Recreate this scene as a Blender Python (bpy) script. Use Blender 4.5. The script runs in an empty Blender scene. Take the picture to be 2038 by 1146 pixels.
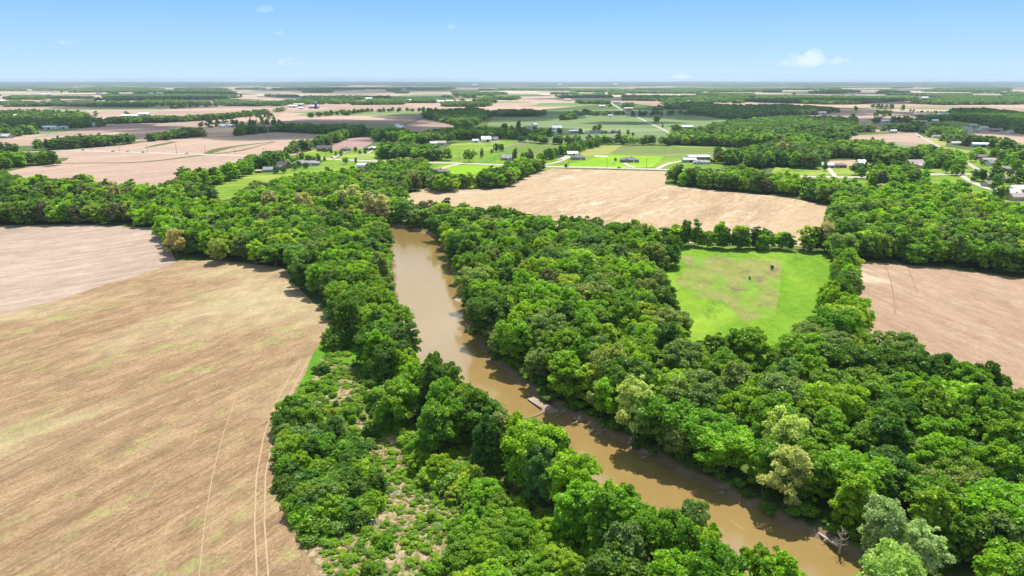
import bpy, bmesh, math, random
import numpy as np
from mathutils import Vector, Matrix
random.seed(7); RNG = np.random.default_rng(7)
R = math.radians
sc = bpy.context.scene
COL = sc.collection

# ------------------------------------------------------------------ camera
F = 1377.0; TH = math.atan((573 - 158.5) / F); H = 100.0
cam_d = bpy.data.cameras.new('camera'); cam = bpy.data.objects.new('camera', cam_d); COL.objects.link(cam)
cam.location = (0, 0, H); cam.rotation_euler = (math.pi / 2 - TH, 0, 0)
cam_d.sensor_width = 36; cam_d.lens = 36 * F / 2038; cam_d.clip_start = 1; cam_d.clip_end = 120000
sc.camera = cam
# ------------------------------------------------------------------ light
SUN_EL, SUN_AZ = R(64), R(16)
SUN = Vector((math.sin(SUN_AZ) * math.cos(SUN_EL), math.cos(SUN_AZ) * math.cos(SUN_EL), math.sin(SUN_EL)))
w = bpy.data.worlds.new('World'); sc.world = w; w.use_nodes = True
nt = w.node_tree; nt.nodes.clear()
sky = nt.nodes.new('ShaderNodeTexSky'); sky.sky_type = 'NISHITA'; sky.sun_disc = False
sky.sun_elevation = SUN_EL; sky.sun_rotation = SUN_AZ; sky.altitude = 300; sky.air_density = 1.0; sky.dust_density = 0.0; sky.ozone_density = 4.0
bg = nt.nodes.new('ShaderNodeBackground'); bg.inputs[1].default_value = 0.06
hs = nt.nodes.new('ShaderNodeHueSaturation'); hs.inputs['Saturation'].default_value = 1.35
ow = nt.nodes.new('ShaderNodeOutputWorld')
tcw = nt.nodes.new('ShaderNodeTexCoord'); sxw = nt.nodes.new('ShaderNodeSeparateXYZ'); rpw = nt.nodes.new('ShaderNodeValToRGB'); mxw = nt.nodes.new('ShaderNodeMix'); mxw.data_type = 'RGBA'; mxw.inputs[0].default_value = 0.82
nt.links.new(tcw.outputs['Generated'], sxw.inputs[0]); nt.links.new(sxw.outputs[2], rpw.inputs[0])
SKYC = [(0.0, (0.45, 0.64, 0.89)), (0.04, (0.34, 0.56, 0.89)), (0.11, (0.19, 0.44, 0.86)), (0.35, (0.37, 0.48, 0.66)), (1.0, (0.42, 0.51, 0.62))]   # pale blue low down, deeper blue above; overhead brightened to fill the shade
for k_, (p_, c_) in enumerate(SKYC):
    e_ = rpw.color_ramp.elements[k_] if k_ < 2 else rpw.color_ramp.elements.new(p_); e_.position = p_; e_.color = tuple(v_ / 0.06 / 16 for v_ in c_) + (1,)
scw = nt.nodes.new('ShaderNodeVectorMath'); scw.operation = 'SCALE'; scw.inputs[3].default_value = 16.0; nt.links.new(rpw.outputs[0], scw.inputs[0])
nt.links.new(sky.outputs[0], hs.inputs['Color']); nt.links.new(hs.outputs[0], mxw.inputs[6]); nt.links.new(scw.outputs[0], mxw.inputs[7]); nt.links.new(mxw.outputs[2], bg.inputs[0]); nt.links.new(bg.outputs[0], ow.inputs[0])
sd = bpy.data.lights.new('sun', 'SUN'); sd.energy = 5.0; sd.angle = R(0.53); sd.color = (1, 0.95, 0.87)
so = bpy.data.objects.new('sun', sd); COL.objects.link(so); so.rotation_euler = SUN.to_track_quat('Z', 'Y').to_euler(); so.location = (0, 0, 400)
vs = sc.view_settings; vs.view_transform = 'Standard'; vs.look = 'None'; vs.exposure = 0.46; vs.gamma = 1; vs.use_curve_mapping = False
cy = sc.cycles; cy.max_bounces = 6; cy.diffuse_bounces = 2; cy.glossy_bounces = 2; cy.transmission_bounces = 2; cy.volume_bounces = 2; cy.transparent_max_bounces = 8

# ------------------------------------------------------------------ helpers
def unproj(px, py, z=0.0):
    dx = (px - 1019) / F; dy = (573 - py) / F
    dz = -math.sin(TH) + dy * math.cos(TH); t = (z - H) / dz
    return dx * t, (math.cos(TH) + dy * math.sin(TH)) * t
def G(p):
    return unproj(p[0], p[1], (13.5 if len(p) > 2 else 0.0))
def proj(x, y, z):
    yy = y * math.cos(TH) - (z - H) * math.sin(TH); zz = y * math.sin(TH) + (z - H) * math.cos(TH)
    return 1019 + F * x / yy, 573 - F * zz / yy
def PW(pts): return np.array([G(p) for p in pts])
def inside(poly, X, Y):
    c = np.zeros(X.shape, bool); n = len(poly)
    for i in range(n):
        x0, y0 = poly[i]; x1, y1 = poly[i - 1]
        m = ((y0 > Y) != (y1 > Y)) & (X < (x1 - x0) * (Y - y0) / (y1 - y0 + 1e-12) + x0)
        c ^= m
    return c
def dist_line(pts, X, Y):
    best = np.full(X.shape, 1e18)
    for (x0, y0), (x1, y1) in zip(pts[:-1], pts[1:]):
        dx, dy = x1 - x0, y1 - y0; t = np.clip(((X - x0) * dx + (Y - y0) * dy) / (dx * dx + dy * dy), 0, 1)
        best = np.minimum(best, (X - x0 - t * dx) ** 2 + (Y - y0 - t * dy) ** 2)
    return np.sqrt(best)
def tag(o, label=None, cat=None, group=None, kind=None):
    if label: o['label'] = label
    if cat: o['category'] = cat
    if group: o['group'] = group
    if kind: o['kind'] = kind
    return o
def link_mesh(name, verts, faces, mat, parent=None, smooth=False):
    me = bpy.data.meshes.new(name); me.from_pydata([tuple(v) for v in verts], [], faces); me.update()
    if mat: me.materials.append(mat)
    if smooth: me.polygons.foreach_set('use_smooth', [True] * len(me.polygons))
    o = bpy.data.objects.new(name, me); COL.objects.link(o)
    if parent: o.parent = parent
    return o
def empty(name, loc, rz=0):
    o = bpy.data.objects.new(name, None); COL.objects.link(o); o.location = loc; o.rotation_euler = (0, 0, rz); o.empty_display_size = 1
    return o
class MB:
    def __init__(s): s.v = []; s.f = []
    def quad(s, *p):
        n = len(s.v); s.v += [tuple(q) for q in p]; s.f.append(tuple(range(n, n + len(p))))
    def box(s, x0, x1, y0, y1, z0, z1):
        n = len(s.v)
        s.v += [(x, y, z) for z in (z0, z1) for x, y in ((x0, y0), (x1, y0), (x1, y1), (x0, y1))]
        s.f += [(n, n+3, n+2, n+1), (n+4, n+5, n+6, n+7)] + [(n+i, n+(i+1) % 4, n+4+(i+1) % 4, n+4+i) for i in range(4)]
        return s
    def tube(s, pts, rad, k=6):
        n = len(s.v); pts = [Vector(p) for p in pts]
        for i, p in enumerate(pts):
            d = (pts[min(i+1, len(pts)-1)] - pts[max(i-1, 0)]).normalized()
            a = d.orthogonal().normalized(); b = d.cross(a); r = rad[i] if hasattr(rad, '__len__') else rad
            for j in range(k):
                t = 2 * math.pi * j / k; s.v.append(tuple(p + r * (math.cos(t) * a + math.sin(t) * b)))
        for i in range(len(pts) - 1):
            for j in range(k):
                s.f.append((n+i*k+j, n+i*k+(j+1) % k, n+(i+1)*k+(j+1) % k, n+(i+1)*k+j))
        s.f.append(tuple(n + j for j in range(k))[::-1]); s.f.append(tuple(n + (len(pts)-1)*k + j for j in range(k)))
        return s
    def build(s, name, mat, parent=None, smooth=False): return link_mesh(name, s.v, s.f, mat, parent, smooth)

# ------------------------------------------------------------------ materials
def new_mat(name):
    m = bpy.data.materials.new(name); m.use_nodes = True; t = m.node_tree; t.nodes.clear()
    out = t.nodes.new('ShaderNodeOutputMaterial'); return m, t, out
def N(t, typ, **kw):
    n = t.nodes.new(typ)
    for k, v in kw.items(): setattr(n, k, v)
    return n
def mapped(t, ang, sx, sy):
    tc = N(t, 'ShaderNodeTexCoord'); m1 = N(t, 'ShaderNodeMapping', vector_type='TEXTURE'); m1.inputs['Rotation'].default_value = (0, 0, ang)
    m1.inputs['Scale'].default_value = (sx, sy, 1)
    t.links.new(tc.outputs['Object'], m1.inputs[0]); return m1.outputs[0]
def noise(t, vec, scale, detail=4, rough=0.55, dist=0.0):
    n = N(t, 'ShaderNodeTexNoise'); n.inputs['Scale'].default_value = scale; n.inputs['Detail'].default_value = detail
    n.inputs['Roughness'].default_value = rough; n.inputs['Distortion'].default_value = dist
    t.links.new(vec, n.inputs['Vector']); return n.outputs['Fac']
def ramp(t, fac, a, b):
    n = N(t, 'ShaderNodeMapRange', interpolation_type='SMOOTHSTEP'); n.inputs[1].default_value = a; n.inputs[2].default_value = b
    t.links.new(fac, n.inputs[0]); return n.outputs[0]
def mix(t, fac, a, b, blend='MIX'):
    n = N(t, 'ShaderNodeMix', data_type='RGBA', blend_type=blend)
    if isinstance(fac, float): n.inputs[0].default_value = fac
    else: t.links.new(fac, n.inputs[0])
    for i, c in ((6, a), (7, b)):
        if isinstance(c, tuple): n.inputs[i].default_value = c + (1,) if len(c) == 3 else c
        else: t.links.new(c, n.inputs[i])
    return n.outputs[2]
def mth(t, op, a, b):
    n = N(t, 'ShaderNodeMath', operation=op)
    for i, c in enumerate((a, b)):
        if isinstance(c, (int, float)): n.inputs[i].default_value = c
        else: t.links.new(c, n.inputs[i])
    return n.outputs[0]
def finish(t, out, col, rough=0.9, spec=0.2, bump=None, bstr=0.3, bdist=0.3, metal=0.0):
    p = N(t, 'ShaderNodeBsdfPrincipled'); p.inputs['Roughness'].default_value = rough; p.inputs['Specular IOR Level'].default_value = spec; p.inputs['Metallic'].default_value = metal
    if isinstance(col, tuple): p.inputs['Base Color'].default_value = col + (1,)
    else: t.links.new(col, p.inputs['Base Color'])
    if bump is not None:
        b = N(t, 'ShaderNodeBump'); b.inputs['Strength'].default_value = bstr; b.inputs['Distance'].default_value = bdist
        t.links.new(bump, b.inputs['Height']); t.links.new(b.outputs[0], p.inputs['Normal'])
    t.links.new(p.outputs[0], out.inputs[0])
def plain(name, c, rough=0.7, var=0.15, scale=1.5, spec=0.3, metal=0.0):
    m, t, out = new_mat(name); v = mapped(t, 0, 1, 1); n = noise(t, v, scale, 3)
    finish(t, out, mix(t, n, tuple(x * (1 - var) for x in c), tuple(min(1, x * (1 + var)) for x in c)), rough, spec, metal=metal); return m
def field_mat(name, c1, c2, c3, ang, along=25, across=1.6, patch=0.012, p0=0.5, p1=0.65, c4=None, q0=0.6, q1=0.7, s0=0.41, s1=0.59, rows=0.0, fine=0.13, qs=0.03, mid=0.10):
    """c1/c2 streaks along the rows; c3 big patches; c4 weedy patches"""
    m, t, out = new_mat(name)
    v0 = mapped(t, 0, 1, 1); vr = mapped(t, ang, along, across); vr2 = mapped(t, ang, along * 5, across * 5); vr3 = mapped(t, ang, along * .16, across * .3)
    st = noise(t, vr, 1.0, 5, 0.6, 0.2); st2 = noise(t, vr2, 1.0, 3, 0.55, 0.2); st3 = noise(t, vr3, 1.0, 3, 0.7)
    st4 = noise(t, mapped(t, ang, along * .45, across * .45), 1.0, 6, 0.75)
    s = mth(t, 'ADD', mth(t, 'MULTIPLY', st, 0.27), mth(t, 'ADD', mth(t, 'MULTIPLY', st2, 0.25), mth(t, 'ADD', mth(t, 'MULTIPLY', st3, 0.24), mth(t, 'MULTIPLY', st4, 0.24))))
    col = mix(t, ramp(t, s, s0, s1), c1, c2)
    pn = noise(t, mapped(t, ang, 2.2, 1), patch, 5, 0.6, 0.4)
    col = mix(t, ramp(t, pn, p0, p1), col, c3)
    if c4:
        wn = noise(t, mapped(t, ang, 1.7, 1), qs, 7, 0.78); col = mix(t, ramp(t, wn, q0, q1), col, c4)
    fn = noise(t, mapped(t, ang, 1.7, 1), 1.6, 6, 0.85)
    fn = ramp(t, fn, 0.32, 0.68)
    if name == 'far_farmland':
        vo = N(t, 'ShaderNodeTexVoronoi', distance='CHEBYCHEV'); vo.inputs['Scale'].default_value = 1.0; vo.inputs['Randomness'].default_value = 0.75; t.links.new(mapped(t, R(5), 420, 230), vo.inputs['Vector'])
        so_ = N(t, 'ShaderNodeSeparateColor'); t.links.new(vo.outputs['Color'], so_.inputs[0]); col = mix(t, 1.0, col, mix(t, so_.outputs[0], (0.72, 0.70, 0.70), (1.12, 1.1, 1.06)), 'MULTIPLY'); col = mix(t, ramp(t, so_.outputs[1], 0.86, 0.87), col, (0.17, 0.22, 0.09))
    col = mix(t, 1.0, col, mix(t, fn, (1 - fine,) * 3, (1 + fine,) * 3), 'MULTIPLY')
    md_ = noise(t, mapped(t, ang, 1.6, 1), 0.16, 6, 0.7, 0.5); col = mix(t, 1.0, col, mix(t, ramp(t, md_, 0.3, 0.7), (1 - mid,) * 3, (1 + mid,) * 3), 'MULTIPLY')
    if rows:
        wv = N(t, 'ShaderNodeTexWave', wave_type='BANDS', bands_direction='Y'); wv.inputs['Scale'].default_value = rows; wv.inputs['Distortion'].default_value = 1.0
        t.links.new(mapped(t, ang, 1, 1), wv.inputs[0]); col = mix(t, 1.0, col, mix(t, wv.outputs['Fac'], (0.9,) * 3, (1.06,) * 3), 'MULTIPLY')
    finish(t, out, col, 0.95, 0.1, fn, 0.5, 0.25); return m
def leaf_mat(name, trans=0.48):
    m, t, out = new_mat(name)
    a = N(t, 'ShaderNodeAttribute', attribute_type='INSTANCER', attribute_name='tint')
    b = N(t, 'ShaderNodeAttribute', attribute_type='GEOMETRY', attribute_name='leafvar')
    g = N(t, 'ShaderNodeMix', data_type='RGBA'); t.links.new(b.outputs['Fac'], g.inputs[0])
    g.inputs[6].default_value = (0.50, 0.58, 0.66, 1); g.inputs[7].default_value = (1.6, 1.4, 1.1, 1)
    col = mix(t, 1.0, a.outputs['Color'], g.outputs[2], 'MULTIPLY')
    d = N(t, 'ShaderNodeBsdfDiffuse'); tr = N(t, 'ShaderNodeBsdfTranslucent'); gl = N(t, 'ShaderNodeBsdfGlossy'); gl.inputs['Roughness'].default_value = 0.5
    gl.inputs['Color'].default_value = (0.9, 1, 0.85, 1)
    t.links.new(col, d.inputs[0]); t.links.new(mix(t, 1.0, col, (1.45, 1.55, 0.7), 'MULTIPLY'), tr.inputs[0])
    x = N(t, 'ShaderNodeMixShader'); x.inputs[0].default_value = trans; t.links.new(d.outputs[0], x.inputs[1]); t.links.new(tr.outputs[0], x.inputs[2])
    y = N(t, 'ShaderNodeMixShader'); y.inputs[0].default_value = 0.022; t.links.new(x.outputs[0], y.inputs[1]); t.links.new(gl.outputs[0], y.inputs[2])
    t.links.new(y.outputs[0], out.inputs[0]); return m
M_LEAF = leaf_mat('leaf_foliage')
M_BARK = plain('bark', (0.16, 0.13, 0.10), 0.95, 0.4, 3)
M_DEAD = plain('dead_wood', (0.42, 0.37, 0.31), 0.9, 0.3, 2)
M_MUD = plain('mud', (0.30, 0.21, 0.13), 0.9, 0.35, 0.6)

ROW = math.atan2(0.88, 0.47)
TAN1, TAN2 = (0.36, 0.235, 0.14), (0.50, 0.36, 0.23)
PINK1, PINK2 = (0.40, 0.275, 0.20), (0.54, 0.41, 0.32)
M_A1 = field_mat('stubble_weedy', (0.225, 0.138, 0.075), (0.372, 0.258, 0.145), (0.385, 0.300, 0.170), ROW, 9, 1.3, 0.013, 0.46, 0.64, (0.295, 0.28, 0.105), 0.53, 0.66, 0.41, 0.60, fine=.24, qs=0.06, mid=.17)
M_A2 = field_mat('stubble_pinkish', (0.31, 0.22, 0.165), (0.455, 0.355, 0.285), (0.29, 0.21, 0.145), ROW * 0.72, 22, 2.0, 0.014, 0.56, 0.7)
M_B = field_mat('farm_pink_tan', (0.33, 0.225, 0.17), (0.43, 0.315, 0.24), (0.37, 0.28, 0.21), R(52), 60, 5, 0.004, 0.5, 0.66)
M_C = field_mat('stubble_pale', (0.31, 0.205, 0.12), (0.49, 0.37, 0.24), (0.42, 0.31, 0.195), R(58), 26, 3.6, 0.006, 0.42, 0.6, (0.50, 0.40, 0.29), 0.56, 0.62, qs=.03)
M_D = field_mat('meadow', (0.10, 0.22, 0.012), (0.17, 0.30, 0.02), (0.22, 0.34, 0.03), R(80), 6, 4, 0.02, 0.52, 0.68, (0.06, 0.17, 0.015), 0.55, 0.7)
M_DB = field_mat('meadow_fallow', (0.18, 0.22, 0.045), (0.27, 0.265, 0.085), (0.17, 0.29, 0.03), R(80), 5, 3, 0.06, 0.46, 0.62, (0.17, 0.15, 0.065), 0.50, 0.64, qs=.07)
M_E = field_mat('bare_soil', (0.31, 0.20, 0.13), (0.40, 0.28, 0.19), (0.52, 0.41, 0.30), R(100), 18, 3, 0.016, 0.55, 0.64, (0.27, 0.185, 0.11), 0.55, 0.72)
M_LAWN = field_mat('lawn', (0.12, 0.21, 0.018), (0.19, 0.29, 0.03), (0.27, 0.33, 0.06), R(20), 30, 12, 0.012, 0.5, 0.64, (0.09, 0.19, 0.02), 0.52, 0.66)
M_LAWN2 = field_mat('lawn_bright', (0.17, 0.33, 0.012), (0.22, 0.38, 0.015), (0.26, 0.40, 0.03), R(20), 30, 12, 0.012, 0.5, 0.64)
M_CROP = field_mat('young_crop', (0.12, 0.165, 0.04), (0.17, 0.21, 0.06), (0.22, 0.24, 0.09), R(5), 60, 8, 0.006, 0.55, 0.7)
M_CROP2 = field_mat('dull_crop', (0.115, 0.17, 0.065), (0.165, 0.225, 0.09), (0.20, 0.26, 0.10), R(10), 80, 12, 0.004, 0.5, 0.68)
M_OLIVE = field_mat('pasture', (0.24, 0.25, 0.06), (0.32, 0.31, 0.10), (0.36, 0.32, 0.13), R(10), 30, 8, 0.01, 0.5, 0.66)
M_SOIL = field_mat('tilled_soil', (0.27, 0.17, 0.15), (0.36, 0.25, 0.215), (0.32, 0.22, 0.2), R(40), 50, 4, 0.006, 0.45, 0.62)
M_FARM = field_mat('far_farmland', (0.34, 0.24, 0.185), (0.44, 0.33, 0.26), (0.37, 0.28, 0.215), R(8), 200, 14, 0.0022, 0.45, 0.6, (0.33, 0.25, 0.2), 0.58, 0.66, qs=0.004)
M_GRASSWAY = field_mat('grass_waterway', (0.085, 0.10, 0.03), (0.13, 0.14, 0.045), (0.11, 0.12, 0.04), 0, 10, 4, 0.02)
M_VERGE = field_mat('tall_grass', (0.07, 0.19, 0.01), (0.12, 0.27, 0.015), (0.10, 0.22, 0.02), ROW, 5, 2, 0.05)
M_ROAD = plain('road_chipseal', (0.38, 0.34, 0.30), 0.9, 0.12, 0.3)
M_ASPH = plain('asphalt', (0.17, 0.165, 0.16), 0.9, 0.15, 0.5)
M_GRAVEL = plain('gravel', (0.50, 0.44, 0.37), 0.95, 0.2, 0.4)
M_TRACK = plain('track_soil', (0.24, 0.155, 0.085), 0.95, 0.3, 0.8)
M_TRACKL = plain('track_straw', (0.37, 0.27, 0.165), 0.95, 0.3, 0.5)

# scrubby clearing by the river
m, t, out = new_mat('scrub_floor'); v0 = mapped(t, 0, 1, 1)
a = noise(t, v0, 0.12, 8, 0.8); b = noise(t, v0, 0.5, 6, 0.75, 0.6); c = noise(t, v0, 0.2, 5, 0.7)
col = mix(t, ramp(t, b, 0.42, 0.62), (0.16, 0.13, 0.07), (0.46, 0.34, 0.21))
col = mix(t, ramp(t, c, 0.56, 0.66), col, (0.42, 0.22, 0.11))
col = mix(t, ramp(t, mth(t, 'ADD', mth(t, 'MULTIPLY', a, 0.5), mth(t, 'MULTIPLY', b, 0.5)), 0.42, 0.52), mix(t, c, (0.06, 0.12, 0.02), (0.17, 0.25, 0.035)), col)
finish(t, out, col, 0.95, 0.1, b, 0.9, 0.6); M_SCRUB = m

# base ground: woodland floor near, patchwork of farmland beyond about 4 km, mud on the river banks
m, t, out = new_mat('ground'); v0 = mapped(t, 0, 1, 1)
a = noise(t, v0, 0.12, 5, 0.65); col = mix(t, ramp(t, a, 0.35, 0.6), (0.045, 0.07, 0.018), (0.10, 0.15, 0.03))
vf = N(t, 'ShaderNodeTexVoronoi', distance='CHEBYCHEV'); vf.inputs['Scale'].default_value = 1.0; vf.inputs['Randomness'].default_value = 0.8
t.links.new(mapped(t, R(4), 800, 560), vf.inputs['Vector'])
sp = N(t, 'ShaderNodeSeparateColor'); t.links.new(vf.outputs['Color'], sp.inputs[0])
fc = mix(t, ramp(t, sp.outputs[0], 0.1, 0.3), (0.13, 0.19, 0.09), (0.46, 0.36, 0.27))
fc = mix(t, ramp(t, sp.outputs[1], 0.2, 0.8), fc, mix(t, 1.0, fc, (0.8, 0.78, 0.78), 'MULTIPLY'))
wn = noise(t, mapped(t, 0, 1500, 1000), 1.0, 6, 0.62, 0.3); wm = ramp(t, wn, 0.48, 0.52)
geo = N(t, 'ShaderNodeNewGeometry'); xyz = N(t, 'ShaderNodeSeparateXYZ'); t.links.new(geo.outputs['Position'], xyz.inputs[0])
far2 = N(t, 'ShaderNodeMapRange'); far2.inputs[1].default_value = 6000; far2.inputs[2].default_value = 13000; t.links.new(xyz.outputs[1], far2.inputs[0])
wm2 = ramp(t, mth(t, 'ADD', wn, mth(t, 'MULTIPLY', far2.outputs[0], 0.20)), 0.55, 0.60)
fc = mix(t, wm2, fc, mix(t, a, (0.03, 0.055, 0.03), (0.06, 0.09, 0.04)))
farm = ramp(t, xyz.outputs[1], 3600, 3700); col = mix(t, farm, col, fc)
mn = noise(t, v0, 0.5, 5, 0.7); mud = mix(t, mn, (0.11, 0.07, 0.045), (0.30, 0.21, 0.135))
col = mix(t, ramp(t, xyz.outputs[2], -0.25, -0.9), col, mud) if False else col
mr = N(t, 'ShaderNodeMapRange'); mr.inputs[1].default_value = -0.2; mr.inputs[2].default_value = -0.8; t.links.new(xyz.outputs[2], mr.inputs[0])
col = mix(t, mr.outputs[0], col, mud)
finish(t, out, col, 0.95, 0.1, mn, 0.3, 0.5); M_GROUND = m

# river water
m, t, out = new_mat('river_water'); v0 = mapped(t, 0, 1, 1)
n1 = noise(t, v0, 0.03, 4, 0.6, 0.5); n2 = noise(t, mapped(t, R(115), 6, 2.2), 1.0, 4, 0.6, 0.4)
col = mix(t, n1, (0.245, 0.158, 0.052), (0.30, 0.205, 0.078)); col = mix(t, ramp(t, n2, 0.6, 0.8), col, (0.33, 0.24, 0.105))
p = N(t, 'ShaderNodeBsdfPrincipled'); t.links.new(col, p.inputs['Base Color']); p.inputs['Coat Weight'].default_value = 0.7; p.inputs['Coat Roughness'].default_value = 0.12; p.inputs['Roughness'].default_value = 0.14; p.inputs['IOR'].default_value = 1.6
bn = noise(t, v0, 1.3, 3, 0.6, 0.3); bp = N(t, 'ShaderNodeBump'); bp.inputs['Strength'].default_value = 0.12; bp.inputs['Distance'].default_value = 0.12
t.links.new(bn, bp.inputs['Height']); t.links.new(bp.outputs[0], p.inputs['Normal']); t.links.new(p.outputs[0], out.inputs[0]); M_WATER = m

# ------------------------------------------------------------------ river course and ground
RB = np.array([unproj(p[0], p[1], -1.6) for p in [(868, 470), (890, 520), (912, 580), (930, 640), (950, 690), (1000, 740), (1080, 805), (1130, 825), (1230, 880), (1330, 930), (1450, 990), (1580, 1050), (1700, 1110), (1780, 1146)]] + [(112, 92), (140, 60)])
def offset_line(L, dl):
    out = []
    for i in range(len(L)):
        d = L[min(i+1, len(L)-1)] - L[max(i-1, 0)]; d = d / np.linalg.norm(d); out.append(L[i] + np.array([d[1], -d[0]]) * dl[i])
    return np.array(out)
WID = np.interp(range(len(RB)), [0, 5, 9, 15], [30, 29, 26.5, 27]) / 2
RC = offset_line(RB, WID)         # centre line, to camera-left of the far bank
if np.mean(RC[:, 0] - RB[:, 0]) > 0: RC = offset_line(RB, -WID)
# the bend away to the left behind the trees
RC = np.vstack([[(-430, 560), (-330, 545), (-230, 530), (-150, 512), (-100, 488)], RC]); WID = np.concatenate([[14] * 5, WID])
def densify(L, Wd, step=6):
    P = []; Q = []
    for i in range(len(L) - 1):
        n = max(1, int(np.linalg.norm(L[i+1] - L[i]) / step))
        for k in range(n): P.append(L[i] + (L[i+1] - L[i]) * k / n); Q.append(Wd[i] + (Wd[i+1] - Wd[i]) * k / n)
    P.append(L[-1]); Q.append(Wd[-1]); P = np.array(P); Q = np.array(Q)
    for _ in range(3): P[1:-1] = (P[:-2] + 2 * P[1:-1] + P[2:]) / 4
    return P, Q
RC, WID = densify(RC, WID)
RS = np.concatenate([[0], np.cumsum(np.linalg.norm(np.diff(RC, axis=0), axis=1))])
def river_d(X, Y):
    """signed: distance to centre line, half width there, arc length, side (+1 = wood side, -1 = field side)"""
    X = np.atleast_1d(X).astype(float); Y = np.atleast_1d(Y).astype(float)
    best = np.full(X.shape, 1e18); idx = np.zeros(X.shape, int)
    for i, (cx, cyy) in enumerate(RC):
        d = (X - cx) ** 2 + (Y - cyy) ** 2; m = d < best; best[m] = d[m]; idx[m] = i
    tn = np.gradient(RC, axis=0)[idx]; side = np.sign(tn[:, 0] * (Y - RC[idx, 1]) - tn[:, 1] * (X - RC[idx, 0])) if X.ndim == 1 else None
    return np.sqrt(best), WID[idx], RS[idx], side

def axis(lo, hi, step, far_lo, far_hi, g=1.22):
    a = list(np.arange(lo, hi + .1, step)); s = step; v = lo
    while v > far_lo: s *= g; v -= s; a.insert(0, v)
    s = step; v = hi
    while v < far_hi: s *= g; v += s; a.append(v)
    return np.array(a)
gx = axis(-220, 180, 2.5, -32000, 32000); gy = axis(60, 520, 2.5, -300, 28000, 1.10)
XX, YY = np.meshgrid(gx, gy)
ZZ = np.zeros_like(XX); near = (np.abs(XX) < 460) & (YY < 640)
xf, yf = XX[near], YY[near]; dd, hw, _, _ = river_d(xf, yf)
bank = np.clip((dd - hw + 1.0 + 1.3 * np.sin(xf * .31) * np.cos(yf * .27)) / 4.5, 0, 1); ZZ[near] = -3.6 * (1 - bank * bank * (3 - 2 * bank))
DD = np.hypot(XX, YY); farm_ = DD > 9000
ZZ += np.where(farm_, (np.clip((DD - 9000) / 16000, 0, 1)) * (22 + 16 * np.sin(XX / 2100 + 1) * np.cos(YY / 1700) + 9 * np.sin(XX / 700 + YY / 900)), 0)
nx, ny = len(gx), len(gy)
me = bpy.data.meshes.new('ground'); me.from_pydata(np.stack([XX.ravel(), YY.ravel(), ZZ.ravel()], 1).tolist(), [], [(j*nx+i, j*nx+i+1, (j+1)*nx+i+1, (j+1)*nx+i) for j in range(ny-1) for i in range(nx-1)])
me.materials.append(M_GROUND); me.polygons.foreach_set('use_smooth', [True] * len(me.polygons))
go = bpy.data.objects.new('ground', me); COL.objects.link(go); tag(go, 'wooded and farmed flat ground reaching to the horizon', kind='structure')
# water ribbon
tn = np.gradient(RC, axis=0); tn /= np.linalg.norm(tn, axis=1)[:, None]; nn = np.stack([tn[:, 1], -tn[:, 0]], 1)
vL = RC - nn * (WID + 4)[:, None]; vR = RC + nn * (WID + 4)[:, None]
wv = [(x, y, -2.0) for x, y in vL] + [(x, y, -2.0) for x, y in vR]; nR = len(RC)
wo = link_mesh('river_water', wv, [(i, i+nR, i+nR+1, i+1) for i in range(nR-1)], M_WATER, smooth=True); tag(wo, 'muddy brown river winding between wooded banks', kind='structure')

def sheet(name, pts, mat, z, label, curve=True):
    P = PW(pts) if not isinstance(pts, np.ndarray) else pts
    bm = bmesh.new(); vs_ = [bm.verts.new((x, y, z)) for x, y in P]; f = bm.faces.new(vs_)
    if f.normal.z < 0 or True:
        bm.normal_update()
        if f.normal.z < 0: f.normal_flip()
    bmesh.ops.triangulate(bm, faces=[f]); me = bpy.data.meshes.new(name); bm.to_mesh(me); bm.free(); me.materials.append(mat)
    o = bpy.data.objects.new(name, me); COL.objects.link(o); return tag(o, label, kind='structure')
def strip(name, pts, width, mat, z, label, world=False):
    P = np.array(pts, float) if world else PW(pts); P, _ = densify(P, np.zeros(len(P)), 15)
    tn = np.gradient(P, axis=0); tn /= np.linalg.norm(tn, axis=1)[:, None]; nn = np.stack([tn[:, 1], -tn[:, 0]], 1)
    wv = np.full(len(P), width / 2.0) if np.isscalar(width) else np.interp(np.linspace(0, 1, len(P)), np.linspace(0, 1, len(width)), width) / 2
    a, b = P - nn * wv[:, None], P + nn * wv[:, None]; n = len(P)
    o = link_mesh(name, [(x, y, z) for x, y in a] + [(x, y, z) for x, y in b], [(i, i+n, i+n+1, i+1) for i in range(n-1)], mat)
    return tag(o, label, kind='structure')

# ------------------------------------------------------------------ fields
sheet('farmland', [(-700, 320), (0, 292), (300, 280), (480, 264), (640, 266), (760, 262), (850, 266), (905, 264), (960, 240), (1085, 217), (1240, 204), (1245, 194.5), (-1300, 194.5)], M_FARM, 0.06, 'tan and pinkish harvested farmland running back towards the horizon')
sheet('farmland', [(1240, 204), (1400, 222), (1640, 240), (1700, 262), (1900, 266), (2300, 300), (3200, 300), (3400, 194.5), (1245, 194.5)], M_FARM, 0.06, 'tan farmland beyond the dark wood and the settlement')
sheet('field', [(-900, 452), (167, 447), (325, 454), (334, 478), (345, 508), (350, 519), (349, 524), (297, 541), (223, 562), (115, 597), (0, 625), (-900, 840)], M_A2, 0.065, 'pale pinkish stubble field along the far side of the weedy field')
sheet('field', [(-900, 840), (0, 625), (115, 597), (223, 562), (297, 541), (350, 519), (430, 518), (495, 525), (566, 533), (588, 566), (622, 601), (660, 628), (661, 660), (656, 691), (631, 702), (625, 740), (593, 761), (574, 806), (556, 860), (552, 960), (566, 1030), (600, 1090), (640, 1146), (700, 1240), (-900, 1300)], M_A1, 0.05, 'brown and straw striped stubble field with green weeds beside the river wood')
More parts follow.
